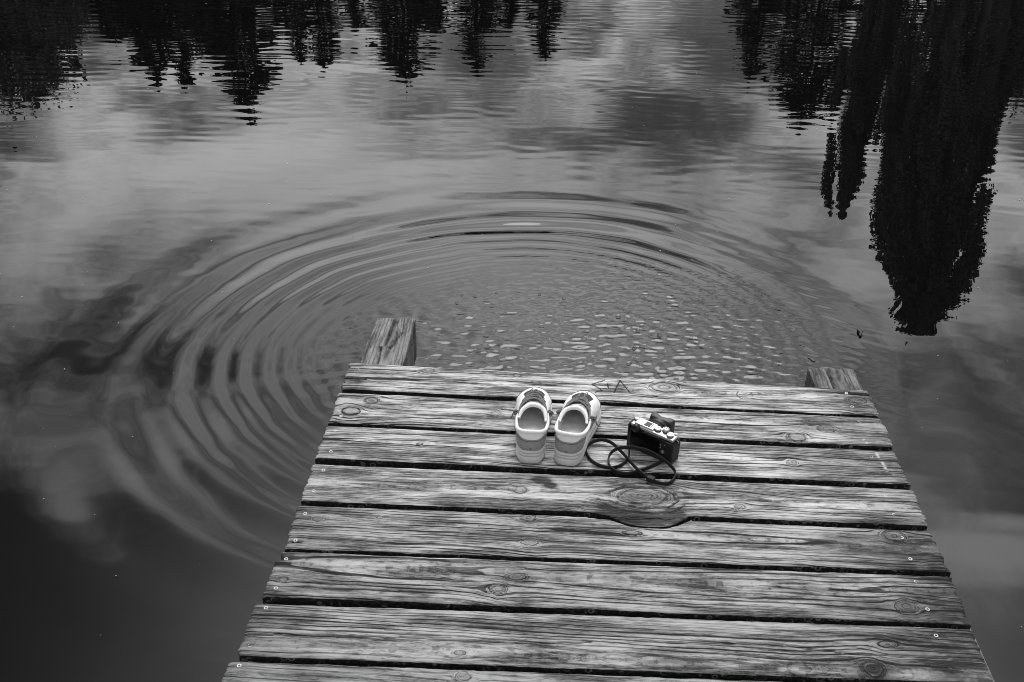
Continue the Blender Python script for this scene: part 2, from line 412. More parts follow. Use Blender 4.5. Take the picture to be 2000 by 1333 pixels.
make_water()

# ------------------------------------------------------------------ far bank and lake bed
M_BANK = simple('bank_grass', .06, .95, var=.4, vscale=.6)
M_BED = simple('lake_mud', .03, .95, var=.3, vscale=1.)
def make_bank():
    xs = np.linspace(-300, 300, 121); ys = np.array([30, 32, 34, 35, 36, 38, 42, 50, 65, 90, 140, 220, 400.])
    X, Y = np.meshgrid(xs, ys, indexing='ij')
    Z = np.interp(Y, [30, 34, 36, 60, 140, 400], [-1.6, -.7, -.05, .3, 2., 8.])+vnoise(X*.12, Y*.12, 4)*.12*(Y > 34)
    o = mesh_obj('far_bank', np.stack([X, Y, Z], -1).reshape(-1, 3), grid_faces(len(xs), len(ys)), M_BANK)
    tag(o, kind='structure', label='low grassy far bank under the trees')
    o = mesh_obj('lake_bed', [(-300, -60, -1.7), (300, -60, -1.7), (300, 60, -1.7), (-300, 60, -1.7)], np.array([[0, 1, 2, 3]]), M_BED)
    tag(o, kind='structure', label='muddy lake bed below the water')
make_bank()
def bank_z(y): return float(np.interp(y, [30, 34, 36, 60, 140, 400], [-1.6, -.7, -.05, .3, 2., 8.]))-.15

# ------------------------------------------------------------------ jetty
jetty = empty('jetty', (0, -.6, -1.7), label='weathered wooden jetty of broad cross planks reaching out over the lake', category='jetty')
JO = np.array([0, -.6, -1.7])

def board(name, L, Rr, far_fn, near_fn, top, thick, tone, seed, knots=(), cracks=(), cuts=(), stains=(), dents=(), pales=(), pith=(0, .03, .0),
          dx=.006, nv=34, fine=(), parent=jetty, axis='x', end_dark=.0, k=1., ends=None, auto=0):
    """A sawn board lying along x between L and Rr (functions of v), far and near edge y given as functions of x."""
    r = np.random.default_rng(seed)
    xl0, xr0 = min(L), max(Rr)
    t = list(np.linspace(0, 1, int((xr0-xl0)/dx)+1))
    for (a, b, st) in fine: t += list((np.arange(a, b, st)-xl0)/(xr0-xl0))
    t = np.unique(np.round(np.clip(t, 0, 1), 5))
    v = np.unique(np.concatenate([[0, .008, .022, .045], np.linspace(.075, .925, nv), [.955, .978, .992, 1.]]))
    Tt, Vv = np.meshgrid(t, v, indexing='ij')
    xl = L[0]+(L[1]-L[0])*Vv; xr = Rr[0]+(Rr[1]-Rr[0])*Vv
    ej = lambda s: .0026*vnoise(Vv*9, Vv*0, seed+s)+.0019*vnoise(Vv*31, Vv*0, seed+s+1)
    xl = xl+ej(1); xr = xr+ej(5)
    if ends: xl, xr = ends(Vv, xl, xr)
    X = xl+(xr-xl)*Tt
    yf = far_fn(X)+.0010*vnoise(X*18, 0*X, seed+2)+.0007*vnoise(X*75, 0*X, seed+12); yn = near_fn(X)+.0012*vnoise(X*16, 0*X+5, seed+3)+.0008*vnoise(X*80, 0*X, seed+13)
    Y = yf+(yn-yf)*Vv
    D = np.minimum(np.abs(Y-yf), np.abs(Y-yn)); De = np.minimum(X-xl, xr-X)
    Z = top-.0040*np.exp(-D/.0035)-.003*np.exp(-De/.004)+.0006*vnoise(X*3, Y*22, seed+4)+.0003*vnoise(X*30, Y*260, seed+14)
    yc, d0, s0 = pith
    Yw = Y+.009*vnoise(X*1.8, Y*4, seed+6)+.0034*vnoise(X*6, Y*14, seed+7)+.0010*vnoise(X*17, Y*50, seed+17)
    kd = np.full(X.shape, 3.)
    kl = list(knots)
    wid = float(np.mean(yf-yn)); ymid = float(np.mean(yf+yn)/2)
    for _ in range(auto):
        kl.append((r.uniform(xl0+.08, xr0-.08), ymid+r.uniform(-.4, .4)*wid, r.uniform(.003, .006)))
    for kn in kl:
        kx, ky, kr = kn[:3]; el = kn[3] if len(kn) > 3 else 1.35
        rr = np.hypot((X-kx)/el, Y-ky)*(1+.16*vnoise(np.arctan2(Y-ky, X-kx)*1.6+kx*40, 0*X, seed+8)+.10*vnoise(X*70, Y*110, seed+18))+1e-6
        Yw = Yw-(Y-ky)*np.minimum(1., (kr*1.25/rr)**2)*np.exp(-(np.abs(X-kx)/(kr*7))**2)
        kd = np.minimum(kd, rr/kr)
    G = np.sqrt((Yw-yc)**2+(d0+s0*X)**2)
    for kn in kl:
        kx, ky, kr = kn[:3]; el = kn[3] if len(kn) > 3 else 1.35
        rr = np.hypot((X-kx)/el, Y-ky); f = sstep(rr/kr, 1.35, .95); g0 = math.sqrt((ky-yc)**2+(d0+s0*kx)**2)
        G = G*(1-f)+(g0+rr)*f
        Z = Z+.0010*sstep(rr/kr, 1.15, .7)-.0012*np.exp(-((rr/kr-1.05)/.14)**2)
    G = G*r.uniform(.85, 1.35)
    ST = np.zeros(X.shape); CUT = np.zeros(X.shape); PA = np.zeros(X.shape)
    for (px, py, rx, ry, am) in stains: ST = np.maximum(ST, am*np.exp(-((X-px)/rx)**2-((Y-py)/ry)**2))
    if end_dark:
        ST = np.maximum(ST, end_dark*sstep(X+.12*vnoise(X*4, Y*28, seed+9), xr0-.30, xr0-.01))
        ST = np.maximum(ST, .55*end_dark*sstep(-X+.06*vnoise(X*6, Y*40, seed+10), -(xl0+.20), -(xl0+.01)))
    for (poly, w, dep) in cracks:
        q = seg_dist(X, Y+.0014*vnoise(X*40, Y*0, seed+11), poly); f = sstep(q, w, w*.35); Z = Z-dep*f; CUT = np.maximum(CUT, f)
    for (poly, w, dep) in cuts:
        q = seg_dist(X, Y, poly); f = sstep(q, w, w*.3); Z = Z-dep*f; CUT = np.maximum(CUT, f)
    for (px, py, rx, ry, dep) in dents: Z = Z-dep*sstep(np.hypot((X-px)/rx, (Y-py)/ry)+.12*vnoise(X*60, Y*60, seed+21), 1.1, .55)
    for (poly, w) in pales: PA = np.maximum(PA, sstep(seg_dist(X, Y, poly), w, w*.4))
    ni, nj = X.shape
    top_v = np.stack([X, Y, Z], -1).reshape(-1, 3); fl = grid_faces(ni, nj, flip=True)
    idx = np.arange(ni*nj).reshape(ni, nj)
    loop = np.concatenate([idx[:-1, 0], idx[-1, :-1], idx[:0:-1, -1], idx[0, :0:-1]])
    lv = top_v[loop].copy(); lv[:, 2] = top-thick; nb = len(loop); b0 = ni*nj
    j = np.arange(nb); j1 = (j+1) % nb
    side = np.stack([loop[j], loop[j1], b0+j1, b0+j], 1)
    is_end = np.zeros(nb, bool); is_end[ni-1:ni-1+nj-1] = True; is_end[2*(ni-1)+nj-1:] = True
    # underside: strip between the two long edges
    fr = b0+np.arange(ni); nr = b0+(ni-1)+(nj-1)+np.arange(ni)[::-1]
    nr = np.concatenate([nr]) ; bot = np.stack([fr[:-1], fr[1:], nr[1:], nr[:-1]], 1)
    verts = np.vstack([top_v, lv]); cen = np.array([(xl0+xr0)/2, ymid, top])
    if axis == 'y': pass
    full = lambda A, fill=0.: np.concatenate([A.ravel(), np.full(nb, fill)])
    mi = np.concatenate([np.zeros(len(fl)), np.where(is_end, 2, 1), np.ones(len(bot))])
    sm = np.concatenate([np.ones(len(fl)), np.zeros(len(side)+len(bot))]).astype(bool)
    W = verts-cen
    if axis == 'y':   # board built along x, laid along y: (x,y)->( -y, x)
        W = np.stack([-W[:, 1], W[:, 0], W[:, 2]], 1); cen = np.array([-cen[1], cen[0], cen[2]])
    o = mesh_obj(name, W, [np.concatenate([fl, side, bot])], [wood(tone*.88, k), M_EDGE if name == 'plank' else wood(tone*.8, k), M_END], parent, midx=mi, smooth=sm,
                 attrs=dict(along=np.concatenate([X.ravel(), lv[:, 0]]), across=np.concatenate([Y.ravel(), lv[:, 1]]), grain=full(G), knot=full(kd, 3.), stain=full(ST), cut=full(CUT), pale=full(PA)))
    o.location = Vector(cen-JO)
    return o

def lin(a, b, xa=-.73, xb=.73): return lambda x: a+(b-a)*(x-xa)/(xb-xa)
def curve_over(base, pts):
    xs_ = np.array([p[0] for p in pts]); ys_ = np.array([p[1] for p in pts])
    def f(x):
        y = base(x); return np.where((x > xs_[0]) & (x < xs_[-1]), np.interp(x, xs_, ys_-base(xs_))+base(x), y)
    return f

def screw_geo():
    g = Geo()
    g.lathe([(.0012, -.003), (.0021, -.003), (.0022, .0004), (.0026, .0009), (.0042, .0011), (.0047, .0004), (.0048, -.002)], seg=18)
    g.lathe([(0, -.0028), (.0022, -.0028)], seg=18)
    return g
M_SCREW = simple('zinc_screw', .5, .45, metal=.25, var=.1, vscale=400)
M_SCREW_HOLE = simple('screw_recess', .01, .8)
_sg = screw_geo(); _s0 = _sg.build('screw', M_SCREW); _s0.data.materials.append(M_SCREW_HOLE)
_npoly = len(_s0.data.polygons)
for p_ in _s0.data.polygons:
    c_ = p_.center
    if math.hypot(c_[0], c_[1]) < .00225: p_.material_index = 1
SCREW_ME = _s0.data; bpy.data.objects.remove(_s0)
def screw(plank, x, y, top=0., dark=False):
    o = bpy.data.objects.new('screw', SCREW_ME); COL.objects.link(o); o.parent = plank
    cen = Vector(JO)+plank.location
    o.location = Vector((x, y, top+(-.0008 if not dark else -.003)))-cen
    o.rotation_euler = (random.uniform(-.06, .06), random.uniform(-.06, .06), random.uniform(0, 6))

random.seed(3)
TH = .042
# --- plank 1: carved letters, split at one end
S_ = [((.005, -.0252), (-.0302, -.0476), (-.0025, -.0765), (-.022, -.0871))]
letters = [[(.005, -.0252), (-.0302, -.0476), (-.0025, -.0765), (-.022, -.0871)], [(.0129, -.0411), (.0157, -.0671)], [(.0058, -.0488), (.0224, -.0448)],
           [(.03, -.0833), (.0487, -.0236), (.073, -.0801)], [(.033, -.0658), (.0673, -.0568)]]
marks = [[(-.2001, -.042), (-.1949, -.0637)], [(-.1791, -.0405), (-.171, -.0619)], [(.3747, -.0524), (.3672, -.0702), (.3767, -.09)],
         [(.3767, -.09), (.3926, -.0847), (.3987, -.0884), (.4192, -.0857)], [(.4092, -.0591), (.4114, -.0712)], [(.3763, -.0695), (.3922, -.0647), (.4119, -.0681), (.4331, -.0616)]]
P = []  # plank tones darken toward the camera, partly painted-in vignette falloff
def notch1(V, xl, xr): return xl, xr-.010*sstep(V, .0, .02)*sstep(V, .52, .36)+.002
P.append(board('plank', (-.7225, -.7207), (.7394, .7370), lin(.0182, -.018), lin(-.1169, -.1425), 0, TH, .48, 11,
    knots=[(-.495, -.011, .012), (-.241, -.019, .007), (.17, -.05, .021, 1.7), (.696, -.077, .016)],
    cuts=[(l, .0024, .0022) for l in letters]+[(l, .0015, .0008) for l in marks],
    cracks=[([(.655, -.0405), (.675, -.0415), (.74, -.0425)], .0068, .03), ([(.52, -.0385), (.60, -.0385), (.66, -.0405)], .0018, .002), ([(-.72, -.072), (-.66, -.070)], .003, .004)],
    stains=[(-.69, -.085, .035, .018, 1.1), (-.46, -.05, .06, .012, .5), (.69, -.10, .06, .03, .5), (-.2, -.048, .05, .012, .35)], pith=(-.065, .004, .012), dx=.005, nv=44,
    fine=[(-.035, .08, .0013), (.365, .435, .002)], end_dark=0.77))
P.append(board('plank', (-.7245, -.7216), (.7398, .7362), lin(-.137, -.1531), lin(-.2786, -.2796), 0, TH, .45, 12,
    knots=[(-.628, -.174, .013), (-.675, -.226, .018), (-.289, -.212, .010), (.58, -.217, .015), (.496, -.261, .017)],
    stains=[(-.6, -.2, .09, .02, .55), (-.70, -.245, .03, .01, .7)], pales=[([(.6655, -.2551), (.6789, -.2885)], .0018)], pith=(-.19, .03, -.01), end_dark=0.68))
P.append(board('plank', (-.7227, -.7245), (.7329, .7353), lin(-.2925, -.2988), lin(-.4295, -.4311), 0, TH, .48, 13,
    knots=[(.463, -.369, .009), (-.473, -.359, .006)], stains=[(.67, -.399, .040, .008, 1.6), (-.35, -.335, .12, .012, .6), (.60, -.36, .09, .02, .4)],
    pales=[([(.683, -.3054), (.6886, -.3517), (.6915, -.3886)], .0022)], pith=(-.355, .006, .02), end_dark=0.68))
near4 = curve_over(lin(-.5931, -.5822), [(-.045, -.5882), (-.0007, -.5985), (.0196, -.6130), (.0456, -.6252), (.0806, -.6275), (.1333, -.6245), (.1575, -.6125), (.185, -.5862)])
P.append(board('plank', (-.7239, -.7232), (.7365, .7337), lin(-.4551, -.4525), near4, 0, TH, .42, 14,
    knots=[(-.21, -.522, .013), (.085, -.522, .030, 2.0), (.307, -.548, .009)],
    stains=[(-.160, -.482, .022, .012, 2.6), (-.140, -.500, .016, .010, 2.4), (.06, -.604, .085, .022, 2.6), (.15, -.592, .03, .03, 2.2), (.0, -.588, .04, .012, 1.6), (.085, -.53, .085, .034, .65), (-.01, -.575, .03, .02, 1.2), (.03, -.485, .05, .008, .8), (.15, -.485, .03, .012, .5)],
    cracks=[([(.0, -.545), (.03, -.562), (.085, -.568), (.14, -.560), (.165, -.535)], .0032, .003), ([(-.012, -.560), (.03, -.583), (.09, -.588), (.15, -.578), (.178, -.552)], .0030, .003), ([(.0026, -.513), (.04, -.492), (.13, -.489), (.155, -.508), (.16, -.53)], .0032, .003)],
    dents=[(.09, -.612, .07, .016, .006), (.085, -.53, .10, .05, .0025)], pith=(-.52, .025, .008), dx=.005, nv=44, fine=[(-.05, .20, .0025)], end_dark=0.59))
P[-1]['label'] = 'plank with a big bulging dark knot breaking its near edge'
far5 = curve_over(lin(-.6103, -.6008), [(-.050, -.6080), (-.0009, -.6120), (.0250, -.6225), (.0456, -.6320), (.0806, -.6350), (.1333, -.6325), (.1600, -.6205), (.190, -.6000)])
P.append(board('plank', (-.7246, -.721), (.7304, .7355), far5, lin(-.7575, -.7319), 0, TH, .33, 15,
    knots=[(-.187, -.622, .012), (-.18, -.704, .010, 2.), (.05, -.657, .008, 2.6), (.643, -.628, .017), (-.669, -.657, .009), (-.527, -.644, .005)],
    stains=[(.0, -.657, .06, .010, .5), (.64, -.64, .10, .02, .45)], pith=(-.66, .012, .015), fine=[(-.05, .20, .0025)], end_dark=0.85,
    cracks=[([(-.71, -.738), (-.69, -.736)], .004, .006)]))
P[-1]['label'] = 'plank with a scooped far edge around the big knot'
def bite6(V, xl, xr): return xl+.018*np.exp(-((V-.16)/.07)**2)+.006*sstep(V, .30, .0), xr
P.append(board('plank', (-.7324, -.7326), (.7315, .7265), lin(-.7665, -.7478), lin(-.9022, -.8846), 0, TH, .30, 16,
    knots=[(-.7, -.854, .006), (-.244, -.852, .013), (-.204, -.813, .009, 2.2), (.609, -.846, .015)],
    stains=[(-.712, -.785, .030, .014, 1.5), (-.64, -.85, .08, .014, .5), (-.22, -.80, .07, .03, .4)], pith=(-.80, .05, -.02), end_dark=0.94, ends=bite6))
P.append(board('plank', (-.7406, -.7376), (.7235, .7207), lin(-.9224, -.8965), lin(-1.0608, -1.0357), 0, TH, .30, 17,
    knots=[(-.307, -1.029, .006, 2.), (.541, -.952, .007, 2.4), (.496, -1.017, .016, 1.2)],
    cracks=[([(-.74, -1.0092), (-.6354, -1.0043), (-.5307, -1.0013), (-.4611, -.9986), (-.4089, -.9964), (-.3507, -.996), (-.2055, -.9971), (-.05, -.985)], .0021, .004),
            ([(.10, -.975), (.201, -.9708), (.3226, -.9666), (.4013, -.9746), (.4571, -.9803), (.5134, -.9821), (.5562, -.9812), (.6128, -.9812), (.725, -.9831)], .0021, .004)],
    stains=[(-.645, -.975, .03, .03, .6), (.646, -1.009, .035, .012, 1.5), (.55, -.96, .06, .02, .6), (.50, -1.02, .045, .03, 1.1), (-.719, -1.036, .012, .008, 1.)],
    pith=(-1.02, .04, .01), end_dark=0.85, nv=40))
P.append(board('plank', (-.7491, -.75), (.7187, .7123), lin(-1.0743, -1.0491), lin(-1.206, -1.1796), 0, TH, .27, 18,
    knots=[(-.296, -1.086, .012, 1.2)], stains=[(-.6, -1.1, .12, .02, .5)], pith=(-1.14, .03, .02), end_dark=0.85))
for i in range(3):
    y0 = -1.222-.1545*i
    P.append(board('plank', (-.752, -.754), (.712, .709), lin(y0, y0+.024), lin(y0-.137, y0-.113), 0, TH, .30, 19+i, pith=(y0-.06, .03, .02), dx=.014, nv=14, end_dark=0.85))
SCR = [[(-.696, -.016), (-.696, -.101), (.674, -.041), (.674, -.107)], [(-.696, -.169), (-.696, -.251), (.674, -.182), (.672, -.255)],
       [(-.698, -.316), (-.691, -.405), (.669, -.33), (.671, -.401)], [(-.693, -.481), (-.70, -.56), (.663, -.485), (.664, -.552)],
       [(-.701, -.642), (-.702, -.732), (.66, -.631), (.659, -.70)], [(-.708, -.792), (-.708, -.88), (.651, -.77), (.651, -.85)],
       [(-.714, -.936), (-.719, -1.036), (.646, -.922), (.646, -1.009)], [(-.726, -1.087), (-.726, -1.17), (.640, -1.075), (.640, -1.15)]]
for pl, ss_ in zip(P, SCR):
    for (x, y) in ss_: screw(pl, x, y)

# --- bearers under the planks, running along the jetty and poking out past its end (built along x, laid along y)
def bearer(xc, w, y1, seed, cracks, tone, stain=()):
    # local x = world y, local y = -world x
    return board('bearer', (-1.75, -1.75), (y1-.004, y1+.004), lambda q: 0*q-(xc-w/2), lambda q: 0*q-(xc+w/2), -TH-.0015, .14, tone, seed, cracks=cracks, pith=(-xc, .02, .03),
                 dx=.012, nv=26, fine=[(.03, y1, .003)], axis='y', stains=stain, k=.55, auto=0)
bearer(-.646, .128, .362, 31, [([(.365, .643), (.3076, .646), (.2427, .652), (.1873, .6531)], .0042, .012), ([(.1797, .6631), (.1265, .6595), (.06, .6593)], (.0040), .014), ([(.27, .6114), (.2239, .6241), (.1683, .6349)], .0030, .008)], .22, [(.2, .62, .1, .05, .3)])
bearer(.684, .134, .160, 32, [([(.17, -.6684), (.1171, -.6699), (.02, -.6706)], .0034, .014)], .18)
M_PILE = simple('pile_wood', .08, .85, var=.3, vscale=20)
for x in (-.646, .684):
    for y in (-.35, -1.5):
        g = Geo(); g.lathe([(0, -1.72), (.075, -1.72), (.068, -.20), (.066, -TH-.145), (0, -TH-.145)], axis_o=(x, y, 0), seg=20)
        o = g.build('pile', M_PILE, jetty); o.location = Vector(-JO)

# ------------------------------------------------------------------ sneakers
M_LEATHER = simple('white_leather', .77, .5, var=.17, vscale=38, bump=.0004, bscale=110)
M_LINING = simple('grey_lining', .56, .9, var=.2, vscale=60)
M_INSOLE = simple('insole_cloth', .74, .9, var=.25, vscale=50)
M_SUEDE = simple('grey_suede', .25, .9, var=.35, vscale=60)
M_SOLE = simple('white_rubber_sole', .58, .6, var=.25, vscale=45)
M_TREAD = simple('contact_shade_tread', .05, .8)  # tread colour darkened to paint a contact shadow under the sole
M_LACE = simple('grey_lace', .17, .9, var=.5, vscale=300)
M_SEAM = simple('dark_stitching', .12, .9)

OUT = [(0, 0), (.021, .004), (.034, .026), (.0365, .065), (.039, .11), (.0455, .16), (.0495, .20), (.0455, .230), (.032, .254), (.012, .271),
       (-.010, .272), (-.029, .257), (-.0415, .232), (-.0465, .20), (-.040, .16), (-.035, .11), (-.035, .065), (-.033, .026), (-.021, .004)]
COLR = [(0, .017, .088), (.020, .020, .0865), (.0335, .036, .082), (.0385, .066, .075), (.0395, .090, .073), (.0375, .112, .0765), (.034, .132, .082), (.027, .150, .086), (.015, .162, .087), (.004, .166, .087)]
COLR = COLR + [(-x, y, z) for (x, y, z) in COLR[:0:-1]]
def sneaker(label, loc, yaw, mirror, seed):
    r = np.random.default_rng(seed)
    t = empty('sneaker', loc, yaw, label=label, category='shoe', group='pair of sneakers')
    N = 19*6; sx = -1. if mirror else 1.
    fl = mirror
    def fin(V): V = np.array(V, float).reshape(-1, 3); V[:, 0] *= sx; return V
    o2 = cspline(np.array(OUT), N, True); tg = np.roll(o2, -1, 0)-np.roll(o2, 1, 0); tg /= np.linalg.norm(tg, axis=1)[:, None]
    nr = np.stack([tg[:, 1], -tg[:, 0]], 1)                         # outward
    col = cspline(np.array(COLR), N, True)
    spring = .010*np.clip((o2[:, 1]-.20)/.085, 0, 1)**2
    ztop = np.interp(o2[:, 1], [0, .05, .12, .2, .285], [.040, .037, .030, .028, .030])
    def ring(off, f): return np.stack([o2[:, 0]+nr[:, 0]*off, o2[:, 1]+nr[:, 1]*off, spring*(1-f*.3)+f*ztop], 1)
    # tread, sole
    a = [ring(-.007, 0.), ring(-.0035, .03), ring(-.0005, .10)]
    V = np.stack(a, 1); c0 = len(V)*3
    V = np.vstack([V.reshape(-1, 3), [0, .14, .0]]); q = grid_faces(N, 3, wrap_i=True, flip=fl); j = np.arange(N); tri = np.stack([np.full(N, c0), ((j+1) % N)*3, j*3], 1)
    g = Geo(); g.add(fin(V), q, tri[:, ::-1] if not fl else tri); g.build('tread', M_TREAD, t)
    prof = [(0, .10), (.0012, .16), (.0012, .50), (.0004, .545), (-.0016, .56), (-.0016, .58), (.0006, .595), (.0008, .74), (-.0004, .775), (-.0014, .785), (-.0014, .80), (.0006, .815), (.0010, .95), (-.0006, 1.0), (-.006, 1.005)]
    V = np.stack([ring(*p) for p in prof], 1); g = Geo(); g.add(fin(V), grid_faces(N, len(prof), wrap_i=True, flip=not fl)); g.build('sole', M_SOLE, t)
    # upper: one lofted skin from the sole to the collar
    P0 = np.stack([o2[:, 0]-nr[:, 0]*.003, o2[:, 1]-nr[:, 1]*.003, ztop-.001+spring*.7], 1); P3 = col
    hor = P3[:, :2]-P0[:, :2]; hd = np.linalg.norm(hor, axis=1)[:, None]; dz = (P3[:, 2]-P0[:, 2])[:, None]
    toe = sstep(o2[:, 1], .13, .26)[:, None]
    P1 = P0.copy(); P1[:, :2] += nr*(.003+.003*toe); P1[:, 2:] += dz*.42+.006*toe
    P2 = P3.copy(); P2[:, :2] -= hor*(.28+.27*toe); P2[:, 2:] -= dz*(.30-.12*toe)
    P1[:, 2:] -= .004*toe
    def S(u, tt): # index array u, t array
        u = np.asarray(u) % N; tt = np.asarray(tt, float)[..., None]; s_ = 1-tt
        return s_**3*P0[u]+3*s_*s_*tt*P1[u]+3*s_*tt*tt*P2[u]+tt**3*P3[u]
    nt = 14; U, TT = np.meshgrid(np.arange(N), np.linspace(0, 1, nt), indexing='ij')
    V = S(U, TT); g = Geo(); g.add(fin(V), grid_faces(N, nt, wrap_i=True, flip=not fl)); g.build('upper', M_LEATHER, t)
    cen_ax = np.array([0, .12, .03])
    def patch(name, u0, u1, t0, t1, matl, lift=.0012, nu=30, ntt=8, seam=False):
        uu = np.linspace(u0, u1, nu); ui = np.round(uu).astype(int); T0 = np.array([t0(x) for x in uu]); T1 = np.array([t1(x) for x in uu])
        F_ = np.linspace(0, 1, ntt); TT_ = T0[:, None]+(T1-T0)[:, None]*F_; UU = np.repeat(ui[:, None], ntt, 1)
        V_ = S(UU, TT_); du = np.gradient(V_, axis=0); dt = np.gradient(V_, axis=1); nn = np.cross(du, dt); nn /= np.linalg.norm(nn, axis=2)[..., None]+1e-9
        edge = np.ones((nu, ntt)); edge[0] = edge[-1] = 0; edge[:, 0] = edge[:, -1] = 0
        V_ = V_+nn*(lift*edge-.0004*(1-edge))[..., None]
        g_ = Geo(); g_.add(fin(V_), grid_faces(nu, ntt, flip=not fl)); o_ = g_.build(name, matl, t)
        if seam:
            B = np.vstack([V_[:, -2]+nn[:, -2]*.0004]); gg = Geo(); gg.tube(fin(B), .0009, 6); gg.build('seam', M_SEAM, t)
        return o_
    sc_ = lambda x: .57+.15*min(1., (x/11.)**2)-.16*max(0., (abs(x)-12.)/5.)
    patch('heel_counter', -17, 17, lambda x: .01, sc_, M_SUEDE, .0026, nu=36, seam=True)
    patch('side_panel', 24, 33, lambda x: .12, lambda x: .62, M_SUEDE, .0012, nu=12)
    patch('side_panel', -33, -24, lambda x: .12, lambda x: .62, M_SUEDE, .0012, nu=12)
    patch('throat_shade_patch', 40, 74, lambda x: .60+.32*abs((x-57)/17.)**4, lambda x: .985, simple('painted_throat_shade', .035, .9) if 'painted_throat_shade' not in bpy.data.materials else bpy.data.materials['painted_throat_shade'], .0012, nu=24)  # dark patch painted in as the shade between and under the laces
    for u0_, u1_ in ((30, 46), (68, 84)):
        patch('eyestay', u0_, u1_, lambda x: .50+.12*math.cos((x-57)/27*math.pi), lambda x: .97, M_LEATHER, .0022, nu=16, seam=False)
    for ta, uu in ((.88, np.arange(-32, 33)), (.46, np.arange(18, 40)), (.46, np.arange(-40, -17))):
        q_ = S(uu, np.full(len(uu), ta)); gg = Geo(); gg.tube(fin(q_+np.array([0, 0, .0002])), .0008, 5); gg.build('seam', M_SEAM, t)
    patch('toe_guard', 38, 76, lambda x: .0, lambda x: .30+.10*math.sin((x-38)/38*math.pi), M_LEATHER, .0016, nu=40, seam=True)
    # padded collar from eyestay round the heel to the other eyestay
    k = 31; ids = np.arange(-k, k+1) % N; path = col[ids].copy(); path[:, 2] -= .001
    w = 1-np.abs(np.linspace(-1, 1, len(ids))); rad = .0032+.0020*sstep(w, .1, .8)
    g = Geo(); g.tube(fin(path), rad, 12); g.build('collar', M_LEATHER, t)
    # lining and insole
    ins = np.stack([o2[:, 0]*.86, .012+(o2[:, 1]-.012)*.94, np.interp(o2[:, 1], [0, .08, .2], [.052, .046, .036])], 1); inner = col.copy(); cxy = np.array([0, .095])
    inner[:, :2] += (cxy-inner[:, :2])*.10; inner[:, 2] -= .003
    mids = (inner+ins)/2; mids[:, :2] += (mids[:, :2]-cxy)*.05
    V = np.stack([inner, mids, ins], 1); g = Geo(); g.add(fin(V), grid_faces(N, 3, wrap_i=True, flip=fl)); g.build('lining', M_LINING, t)
    V = np.vstack([ins, [0, .10, .0455]]); tri = np.stack([j, (j+1) % N, np.full(N, N)], 1); g = Geo(); g.add(fin(V), None, tri if not fl else tri[:, ::-1]); g.build('insole', M_INSOLE, t)
    # tongue: padded flap with a thick rolled lip
    lip = cspline([(-.034, .078, .079), (-.0325, .096, .085), (-.025, .114, .0915), (-.007, .123, .095), (.012, .121, .094), (.027, .107, .089), (.034, .086, .080)], 26)
    low = cspline([(-.033, .112, .066), (-.031, .134, .072), (-.023, .152, .077), (-.006, .163, .079), (.012, .161, .078), (.026, .143, .074), (.033, .118, .067)], 26)
    F_ = np.linspace(0, 1, 6)[None, :, None]; V = lip[:, None]*(1-F_)+low[:, None]*F_; V[..., 2] += .004*np.sin(np.linspace(0, np.pi, 6))[None]
    tg_ = Geo(); tg_.add(fin(V), grid_faces(26, 6, flip=fl)); Vb = V.copy(); Vb[..., 1] -= .005; tg_.add(fin(Vb), grid_faces(26, 6, flip=not fl))
    wl = 1-np.abs(np.linspace(-1, 1, 26)); tg_.tube(fin(lip+np.array([0, -.002, 0])), .0036+.0020*sstep(wl, 0, .4), 10)
    tg_.build('tongue', M_LEATHER, t)
    # laces: a slack bundle across the throat, a knot at the side, a loop over the toe
    g = Geo()
    for i in range(9):
        y0 = .141+.0042*i+r.normal()*.002; z0 = .0935-.0010*i+r.normal()*.001; hw = .0365-.0007*i
        q = cspline([(-hw, y0-.035, z0-.012), (-hw*.75, y0-.012+r.normal()*.003, z0+.001), (-.2*hw, y0+.004+r.normal()*.003, z0+.006+r.normal()*.002), (.4*hw, y0+.002+r.normal()*.003, z0+.005), (hw*.85, y0-.016+r.normal()*.003, z0-.002), (hw, y0-.036, z0-.012)], 26)
        g.tube(fin(q), .0019, 6)
    for s_, yk in ((1, .118), (-1, .122)):
        c = np.array([s_*.043, yk-.004, .075])
        for m_ in range(8 if s_ > 0 else 3):
            aa = np.linspace(0, 2*np.pi, 14, endpoint=False); e1 = r.normal(size=3); e1 /= np.linalg.norm(e1); e2 = np.cross(e1, r.normal(size=3)); e2 /= np.linalg.norm(e2)
            g.tube(fin(c+np.outer(np.cos(aa), e1)*.0075+np.outer(np.sin(aa), e2)*.0055), .0016, 6, closed=True)
        g.tube(fin(cspline([c, c+[s_*.007, .006, -.007], c+[s_*.011, .004, -.018], c+[s_*.016, .016, -.030]] if s_ > 0 else [c, c+[-.004, .010, -.006], c+[-.008, .020, -.014]], 14)), .0018, 6)
    lp = cspline([(.000, .180, .083), (-.008, .196, .081), (-.009, .216, .075), (-.003, .226, .072), (.004, .216, .0755), (.004, .198, .080), (.002, .182, .083)], 26); g.tube(fin(lp), .0021, 6)
    g.tube(fin(cspline([(.002, .184, .084), (.008, .200, .081), (.010, .222, .074), (.006, .236, .069)], 16)), .0016, 6)
    g.build('laces', M_LACE, t)
    return t
sneaker('white sneaker with grey heel pointing straight out, the one farther from the camera strap', (-.1905, -.4235, .0005), R(-1.), True, 5)
sneaker('white sneaker with grey heel splayed outward, the one beside the looped camera strap', (-.103, -.4262, .0005), R(-11.5), False, 9)

